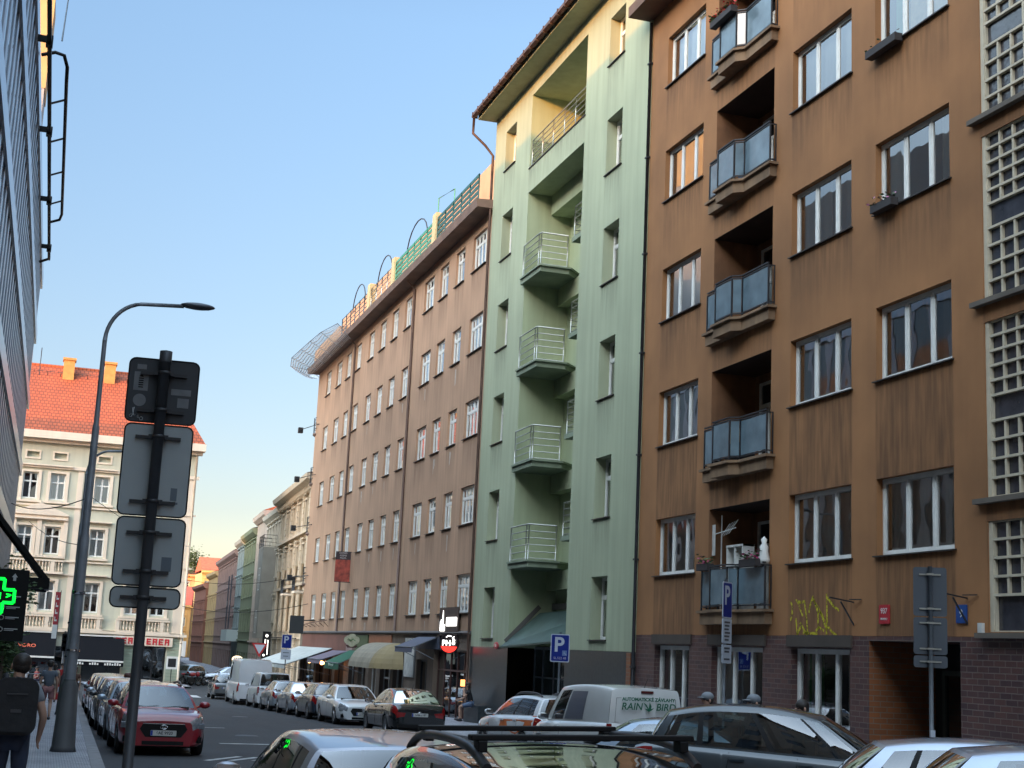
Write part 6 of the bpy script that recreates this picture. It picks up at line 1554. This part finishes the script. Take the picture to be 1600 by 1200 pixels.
# motorcycles by the junction
def moto(x, y, rz, col, label):
    o = empty('motorcycle', (x,y,gz(y)), rz, label, 'motorcycle', 'motorcycles beyond the junction')
    for xx in (.68,-.66):
        B = MB(); B.lathe([(.24,-.05),(.31,-.045),(.32,0),(.31,.045),(.24,.05)], 20, (xx,0,.32), 'y'); w_ = B.build('wheel', rubber, o)
        B = MB()
        for k in range(8): B.bar((xx,0,.32),(xx+.25*math.cos(k*PI/4),0,.32+.25*math.sin(k*PI/4)),.015)
        B.build('spokes', rimm, w_)
    B = MB(); B.bar((-.66,.08,.32),(.0,.08,.5),.05); B.bar((.68,.06,.32),(.42,.06,.95),.04); B.bar((.68,-.06,.32),(.42,-.06,.95),.04); B.cbox((.0,0,.45),(.45,.28,.35)); B.build('frame', darkmetal, o)
    B = MB(); B.ell((.15,0,.82),(.28,.15,.16)); B.ell((-.62,0,.85),(.2,.1,.08)); B.ell((.55,0,.85),(.16,.16,.2)); B.build('tank', M('moto_%d' % int(col[0]*99), col, .3, coat=1), o)
    B = MB(); B.ell((-.3,0,.83),(.33,.13,.08)); B.build('seat', rubber, o)
    B = MB(); B.tube([(.35,-.35,1.05),(.42,-.15,1.02),(.42,.15,1.02),(.35,.35,1.05)], .016, 6); B.build('handlebar', chrome, o)
moto(10.35,108.3,.4,(.35,.02,.03),'red motorcycle leaning beyond the junction'); moto(11.0,109.6,.7,(.02,.02,.02),'black motorcycle standing behind the red one')
o = empty('litter_bin', (12.6,107,gz(90)), 0, 'small green litter bin beyond the junction', 'bin'); B = MB(); B.lathe([(.2,0),(.25,.8),(.27,.82)], 12); B.build('bin_body', M('bin_green', (.01,.2,.06), .5), o); B = MB(); B.lathe([(.0,.95),(.2,.9),(.27,.82)], 12); B.build('lid', blk, o)
# ================================================================== PEOPLE.  local frame: facing +y, feet at z=0
def skin_obj(name, chains, mat, parent, root=0, sub=1):
    """chains: list of lists of (x,y,z,r[,ry]); points that coincide are shared"""
    vs, rs, es, idx = [], [], [], {}
    for ch in chains:
        pr = None
        for p in ch:
            k = (round(p[0],4), round(p[1],4), round(p[2],4))
            if k not in idx: idx[k] = len(vs); vs.append(k); rs.append((p[3], p[4] if len(p) > 4 else p[3]))
            if pr is not None and pr != idx[k]: es.append((pr, idx[k]))
            pr = idx[k]
    me = bpy.data.meshes.new(name); me.from_pydata(vs, es, []); me.materials.append(mat)
    o = bpy.data.objects.new(name, me); COL.objects.link(o); o.parent = parent
    md = o.modifiers.new('skin', 'SKIN'); md.use_smooth_shade = True
    for i, r in enumerate(rs): me.skin_vertices[0].data[i].radius = r
    me.skin_vertices[0].data[root].use_root = True
    s = o.modifiers.new('sub', 'SUBSURF'); s.levels = sub; s.render_levels = sub
    return o
skinm = M('skin', (.42,.25,.18), .6); hairm = M('dark_hair', (.02,.015,.012), .6)
def lerp3(a, b, t): return tuple(a[i]+(b[i]-a[i])*t for i in range(3))
def person(x, y, z, rz, h, label, top=(.2,.2,.2), legs=(.05,.06,.1), shorts=False, dress=False, hair=(.02,.015,.012), longhair=False, J=None, sleeves=.45, group=None, cap=None, sh=1.0, fingers=True):
    s = h/1.75; o = empty('person', (x,y,z), rz, label, 'person', group)
    P = dict(pel=(0,0,.95), ch=(0,.0,1.28), nk=(0,.0,1.47), hd=(0,.02,1.61), shL=(-.17,0,1.41), elL=(-.24,-.03,1.14), wrL=(-.25,.06,.90), shR=(.17,0,1.41), elR=(.24,-.03,1.14), wrR=(.25,.06,.90),
             hpL=(-.09,0,.91), knL=(-.10,.03,.50), anL=(-.10,-.02,.09), toL=(-.12,.13,.03), hpR=(.09,0,.91), knR=(.10,-.02,.50), anR=(.10,-.10,.10), toR=(.12,.05,.03))
    if J: P.update(J)
    P = {k: tuple(c*s for c in v) for k, v in P.items()}
    q = lambda k, r, ry=None: (*P[k], r*s, (ry or r)*s)
    hd = Vector(P['hd']); nk = Vector(P['nk']); up = (hd-nk).normalized()
    chains = [[q('pel',.14,.10), (*lerp3(P['pel'],P['ch'],.5), .125*s, .09*s), q('ch',.15,.10), q('nk',.052), (*(hd-up*.02*s), .066*s, .075*s), (*(hd+up*.06*s), .082*s, .092*s), (*(hd+up*.12*s), .055*s, .06*s)]]
    for a in 'LR':
        w = Vector(P['wr'+a]); e = Vector(P['el'+a]); d = (w-e).normalized(); palm = w+d*.07*s
        chains.append([q('ch',.15,.10), q('sh'+a,.058), q('el'+a,.043), (*lerp3(P['el'+a],P['wr'+a],.5),.037*s), q('wr'+a,.026), (*palm,.030*s,.018*s)])
        chains.append([q('pel',.14,.10), q('hp'+a,.095), (*lerp3(P['hp'+a],P['kn'+a],.5),.078*s), q('kn'+a,.055), (*lerp3(P['kn'+a],P['an'+a],.35),.055*s), q('an'+a,.036), q('to'+a,.034)])
        if fingers:
            fw = Vector((0,1,0)) if abs(d.y) < .8 else Vector((0,0,1)); n_ = d.cross(fw).normalized(); fw = n_.cross(d).normalized()
            for k in range(4):
                b0 = palm+d*.012*s+fw*(.030-.020*k)*s; L_ = (.068,.076,.070,.056)[k]*s
                inw = n_*(-1 if a == 'L' else 1)*.012*s
                chains.append([(*palm,.030*s,.018*s), (*b0,.0095*s), (*(b0+d*L_*.5+inw*.6),.0085*s), (*(b0+d*L_*.9+inw*2),.0075*s)])
            t0 = w+d*.02*s+fw*.03*s; chains.append([q('wr'+a,.026), (*t0,.011*s), (*(t0+d*.03*s+fw*.02*s),.010*s), (*(t0+d*.055*s+fw*.018*s),.008*s)])
    skin_obj('body', chains, skinm, o, 0, 1)
    g = 1.16
    tm = M('cloth_%02d%02d%02d' % tuple(int(c*99) for c in top), top, .85, var=.12, scale=8); lm = M('cloth_%02d%02d%02d' % tuple(int(c*99) for c in legs), legs, .85, var=.12, scale=8)
    hemz = .0
    pel = P['pel']; low = (pel[0], pel[1], pel[2]-.05*s)
    ch = [[(*low,.165*s,.125*s), (*lerp3(P['pel'],P['ch'],.5),.152*s,.12*s), (*P['ch'],.178*s,.13*s), (*lerp3(P['ch'],P['nk'],.75),.09*s,.085*s)]]
    for a in 'LR':
        c = [(*P['ch'],.178*s,.13*s), (*P['sh'+a],.078*s), (*lerp3(P['sh'+a],P['el'+a],.55),.064*s)]
        if sleeves > .6: c += [(*P['el'+a],.056*s), (*lerp3(P['el'+a],P['wr'+a],.85),.042*s)]
        ch.append(c)
    skin_obj('shirt' if not dress else 'dress', ch, tm, o, 0, 1)
    ch = []
    root = (*P['pel'],.158*s,.12*s)
    for a in 'LR':
        c = [root, (*P['hp'+a],.108*s), (*lerp3(P['hp'+a],P['kn'+a],.5),.092*s)]
        if shorts or dress: c += [(*lerp3(P['hp'+a],P['kn'+a],.8),.088*s)]
        else: c += [(*P['kn'+a],.068*s), (*lerp3(P['kn'+a],P['an'+a],.45),.062*s), (*lerp3(P['kn'+a],P['an'+a],.92),.058*s)]
        ch.append(c)
    skin_obj('trousers' if not (shorts or dress) else ('shorts' if shorts else 'skirt'), ch, lm, o, 0, 1)
    for a in 'LR':
        an, to = Vector(P['an'+a]), Vector(P['to'+a]); d = (to-an); d.z = 0; d = d.normalized() if d.length > .01 else Vector((0,1,0))
        B = MB(); c = (an+to)/2; B.ell((0,0,0), (.048*s,.14*s,.05*s), 12, 8); sh_ = B.build('shoe', M('shoe_dark', (.03,.03,.035), .6), o, (c.x, c.y, max(.045*s, to.z+.01))); sh_.rotation_euler.z = math.atan2(d.y, d.x)-PI/2
    # hair: a cap hugging the skull
    B = MB(); c = hd+up*.045*s
    for (dx, dy, dz, rx, ry, rz_) in ((0,-.022,.028,.094,.106,.096),(0,-.045,-.015,.088,.075,.085)) + (((0,-.06,-.10,.075,.05,.12),) if longhair else ()):
        B.ell((c.x+dx*s, c.y+dy*s, c.z+dz*s), (rx*s, ry*s, rz_*s), 14, 10)
    B.build('hair', M('hair_%02d' % int(hair[0]*99), hair, .55, var=.3, scale=30, bump=.3, bscale=60), o)
    B = MB(); f = Vector((0,1,0))
    B.ell((hd.x, hd.y+.098*s, hd.z+.02*s), (.013*s,.02*s,.022*s), 8, 6)
    for sg in (-1,1): B.ell((hd.x+sg*.088*s, hd.y-.0, hd.z+.025*s), (.012*s,.022*s,.032*s), 8, 6)
    B.build('nose_and_ears', skinm, o)
    B = MB()
    for sg in (-1,1): B.ell((hd.x+sg*.032*s, hd.y+.082*s, hd.z+.045*s), (.014*s,.008*s,.007*s), 8, 6)
    B.cbox((hd.x, hd.y+.082*s, hd.z-.025*s), (.045*s,.01*s,.009*s)); B.build('eyes_and_mouth', M('eye_dark', (.06,.02,.02), .4), o)
    if cap:
        B = MB(); B.ell((c.x, c.y-.01*s, c.z+.045*s), (.105*s,.115*s,.085*s), 14, 8); B.ell((c.x, c.y+.11*s, c.z+.03*s), (.08*s,.08*s,.012*s), 12, 6); B.build('cap', M('cap_%02d' % int(cap[0]*99), cap, .7), o)
    return o, P, s
pav = lambda y: gz(y)+.12
# man with the backpack, seen from behind
mo, P, s = person(-.24, 15.3, pav(15.3), R(3), 1.72, 'man in a grey shirt seen from behind with a large black backpack', (.20,.22,.25), (.03,.04,.07), J=dict(elL=(-.27,.0,1.14), wrL=(-.22,.16,1.0), elR=(.29,-.02,1.13), wrR=(.27,.10,.93), nk=(0,.0,1.47), hd=(.02,.05,1.60), shL=(-.19,0,1.41), shR=(.19,0,1.41)))
bk = empty('backpack', (-.24,15.3,pav(15.3)), R(3), 'large black backpack worn by the man in the grey shirt', 'backpack')
B = MB(); B.prism(rrect(-.165,.165,.98,1.46,.07), -.34, -.13, 'y'); ob_ = B.build('bag', M('black_nylon', (.008,.009,.012), .6, var=.3, scale=10, bump=.3, bscale=12), bk, bevel=.035)
B = MB(); B.prism(rrect(-.125,.125,1.0,1.22,.04), -.40, -.335, 'y'); B.build('front_pocket', MATS['black_nylon'], bk, bevel=.02)
B = MB(); B.cbox((0,-.345,1.34),(.2,.02,.012)); B.tube([(-.03,-.24,1.46),(-.02,-.24,1.50),(.02,-.24,1.50),(.03,-.24,1.46)], .01, 6); B.cbox((0,-.405,1.18),(.1,.008,.03)); B.build('zip', M('zip_grey', (.05,.05,.055), .4), bk)
for sg in (1,-1):
    B = MB(); B.tube([(sg*.10,-.14,1.44),(sg*.115,-.08,1.51),(sg*.12,.03,1.50),(sg*.13,.12,1.38),(sg*.145,.13,1.2),(sg*.16,.05,1.06),(sg*.15,-.13,1.02)], .028, 8); B.build('strap', MATS['black_nylon'], bk)
person(.18, 45.5, pav(45.5), R(-2), 1.74, 'walking man in a grey T-shirt and shorts, seen from behind', (.10,.12,.15), (.28,.13,.13), shorts=True, group='people on the left pavement', J=dict(knL=(-.1,.12,.52), anL=(-.1,.06,.12), knR=(.1,.02,.5), anR=(.1,-.2,.16), toR=(.1,-.1,.05)))
person(.47, 67.5, pav(67.5), R(5), 1.66, 'person in a beige dress walking farther up the left pavement', (.36,.31,.25), (.33,.28,.23), dress=True, longhair=True, group='people on the left pavement')
person(.85, 73.5, pav(73.5), R(170), 1.7, 'person in a red jacket beside the striped barrier', (.4,.03,.03), (.4,.38,.35), group='people on the left pavement')
sit = dict(pel=(0,0,.50), ch=(0,.02,.82), nk=(0,.03,1.02), hd=(0,.05,1.16), shL=(-.17,.02,.96), shR=(.17,.02,.96), elL=(-.22,.06,.72), wrL=(-.16,.28,.62), elR=(.22,.06,.72), wrR=(.16,.28,.62), hpL=(-.09,.02,.47), hpR=(.09,.02,.47), knL=(-.11,.42,.48), knR=(.11,.42,.48), anL=(-.11,.40,.1), anR=(.11,.44,.1), toL=(-.11,.54,.04), toR=(.11,.58,.04))
person(-1.0, 88.6, gz(88)+.12, R(-40), 1.7, 'seated guest in a white shirt under the black awning', (.6,.6,.6), (.05,.05,.08), J=sit, group='guests outside the corner cafe')
person(-.35, 89.9, gz(88)+.12, R(120), 1.7, 'seated guest in a red top under the black awning', (.25,.05,.05), (.05,.05,.08), J=sit, group='guests outside the corner cafe', longhair=True)
for k, (x, y, c, rz_, l) in enumerate(((13.6,84.5,(.04,.04,.05),R(100),'seated guest in black nearest the end of the white awning'),(14.3,82.0,(.10,.07,.05),R(-80),'seated guest in brown under the middle of the white awning'),(13.7,80.3,(.3,.3,.32),R(80),'seated guest in pale grey under the near end of the white awning'))):
    person(x, y, gz(y)+.25, rz_, 1.7, l, c, (.04,.04,.05), J=sit, group='guests under the white awning')
# woman leaning on the ledge by the green house
lean = dict(pel=(0,-.05,.80), ch=(0,.03,1.10), nk=(0,.07,1.28), hd=(0,.11,1.41), shL=(-.16,.06,1.23), shR=(.16,.06,1.23), elL=(-.2,.22,1.02), wrL=(-.07,.24,1.26), elR=(.2,.2,.98), wrR=(.1,.42,.92), hpL=(-.09,-.03,.78), hpR=(.09,-.03,.78), knL=(-.1,.38,.66), knR=(.1,.36,.64), anL=(-.1,.36,.24), anR=(.1,.30,.20), toL=(-.1,.5,.18), toR=(.1,.44,.14))
person(14.7, 49.9, gz(50)+.22, R(72), 1.66, 'woman in a black top and denim shorts sitting on the ledge by the green house', (.012,.012,.014), (.10,.14,.22), shorts=True, longhair=True, J=lean)
o = empty('ledge_bench', (15.0,49.9,gz(50)+.3), 0, 'low dark stone ledge under the sitting woman', 'ledge'); B = MB(); B.box(-.25,.1,-.9,.9,0,.62); B.build('block', gran, o)
for x, y, c, cp, l in ((10.0,17.7,(.10,.09,.08),None,'woman with sunglasses walking behind the dark hatchback'),(10.1,19.3,(.05,.05,.06),(.16,.18,.2),'person in a grey cap behind the dark hatchback, left of the woman'),(10.6,21.9,(.06,.06,.07),(.18,.2,.22),'person in a pale grey cap, farthest left behind the dark hatchback')):
    person(x, y, gz(y), R(95), 1.66 if cp is None else 1.7, l, c, (.05,.05,.07), cap=cp, group='people walking behind the angled cars')
person(1.25, 62.0, gz(62), R(160), 1.7, 'person with brown curly hair standing among the cars of the left row', (.12,.06,.04), (.05,.05,.06), hair=(.09,.05,.035), longhair=True, group='people on the left pavement')
for u, r, d, c, l in ((5.3,1,(.5,.3,.4),(.30,.2,.08),'yellowish wooden crate on the second balcony from the bottom'),(6.9,2,(.4,.3,.7),(.3,.32,.3),'pale storage box behind the frosted glass of the middle balcony'),(5.4,3,(.3,.3,.9),(.10,.14,.2),'dark blue bin on the second balcony from the top')):
    ob_ = empty('storage_box', (15.2+.35,YB-u,T[r]-2.5+.04+(.55 if r == 1 else 0)), R(-90), l, 'box'); B = MB(); B.box(-d[0]/2,d[0]/2,-d[1]/2,d[1]/2,0,d[2]); B.build('box_body', M('box_%d' % r, c, .7), ob_, bevel=.02); B = MB(); B.box(-d[0]/2-.015,d[0]/2+.015,-d[1]/2-.015,d[1]/2+.015,d[2]+.001,d[2]+.04); B.build('lid', M('box_%d' % r, c), ob_)
    if r == 1: B = MB(); B.box(-.3,.3,-.25,.25,-.55,-.01); B.build('stool', darkmetal, ob_)
# flower boxes and balcony clutter on the brown house
def planter(u, y, z, w, label, flower=(.35,.02,.06), n=90):
    o = empty('flower_box', (15.2+y, YB-u, z), R(-90), label, 'flower box', 'flower boxes on the brown house')
    B = MB(); B.box(-w/2,w/2,-.09,.09,0,.16); B.build('box', M('planter_dark', (.03,.025,.025), .7), o)
    rr_ = random.Random(int(u*10)); B = MB(); F = MB()
    for k in range(n):
        x, yy, zz = rr_.uniform(-w/2,w/2), rr_.gauss(0,.07), .16+abs(rr_.gauss(0,.10)); a = .045
        qv = Matrix.Rotation(rr_.uniform(0,6),3,'Z') @ Matrix.Rotation(rr_.uniform(-1.2,1.2),3,'X'); t_ = F if k % 3 == 0 else B
        t_.poly([Vector((x,yy,zz))+qv@Vector(v) for v in ((-a,0,0),(0,-a*.6,0),(a,0,0),(0,a*.6,0))])
    B.build('foliage', leafm, o); F.build('flowers', M('flower_%02d' % int(flower[0]*99), flower, .6), o)
planter(12.4, -.14, T[2]-1.56, .75, 'dark planter with small pink flowers on the third row window sill', (.5,.2,.35), 50)
planter(12.4, -.14, T[3]-1.62, 1.1, 'empty dark planter hanging on an upper window sill', (.05,.04,.03), 12)
planter(5.6, -.46, T[4]-2.5+1.02, 1.2, 'red geraniums on the topmost glazed balcony', (.55,.01,.02), 260)
planter(7.1, -.26, T[0]-2.5+.98, .8, 'green plant box on the lowest glazed balcony', (.35,.03,.12), 120)
planter(4.75, -.26, T[0]-2.5+.98, .6, 'trailing pink flowers at the left end of the lowest balcony', (.4,.05,.15), 80)
o = empty('rack', (15.45,YB-5.6,T[0]-2.5+.03), R(-90), 'old white wooden shelf standing on the lowest balcony', 'shelf'); B = MB()
for x in (-.4,0,.4): B.box(x-.03,x+.03,-.15,.15,0,1.55)
for z in (0.6,1.05,1.5): B.box(-.43,.43,-.16,.16,z,z+.05)
B.build('frame', greywhite, o)
o = empty('antenna', (15.3,YB-4.9,T[0]-2.5+.03), R(-90), 'white television aerial on a pole on the lowest balcony', 'antenna'); B = MB(); B.tube([(0,0,0),(0,0,2.3)], .018, 6); B.tube([(-.55,0,1.85),(.75,0,1.95)], .012, 5); B.box(-.5,-.35,-.01,.01,1.35,2.1)
for k in range(4): B.tube([(.2+k*.14,-.12,1.75+.02*k),(.2+k*.14,.12,2.1+.02*k)], .006, 4)
B.build('rods', greywhite, o)
o = empty('statue', (15.1,YB-7.45,T[0]-2.5+1.03), 0, 'small white figure standing on the lowest balcony rail', 'ornament'); B = MB(); B.lathe([(0,0),(.12,0),(.14,.1),(.09,.28),(.1,.38),(.05,.46),(.07,.55),(0,.62)], 12); B.ell((.0,.1,.22),(.05,.08,.08)); B.build('figure', white, o)
# ------------------------------------------------------------------ turn lettering curves into meshes
dg = bpy.context.evaluated_depsgraph_get()
for o in [x for x in bpy.data.objects if x.type == 'FONT']:
    me = bpy.data.meshes.new_from_object(o.evaluated_get(dg)); me.name = 'lettering'
    n = bpy.data.objects.new('lettering', me); COL.objects.link(n); n.parent = o.parent; n.location = o.location; n.rotation_euler = o.rotation_euler; n.scale = o.scale
    bpy.data.objects.remove(o)
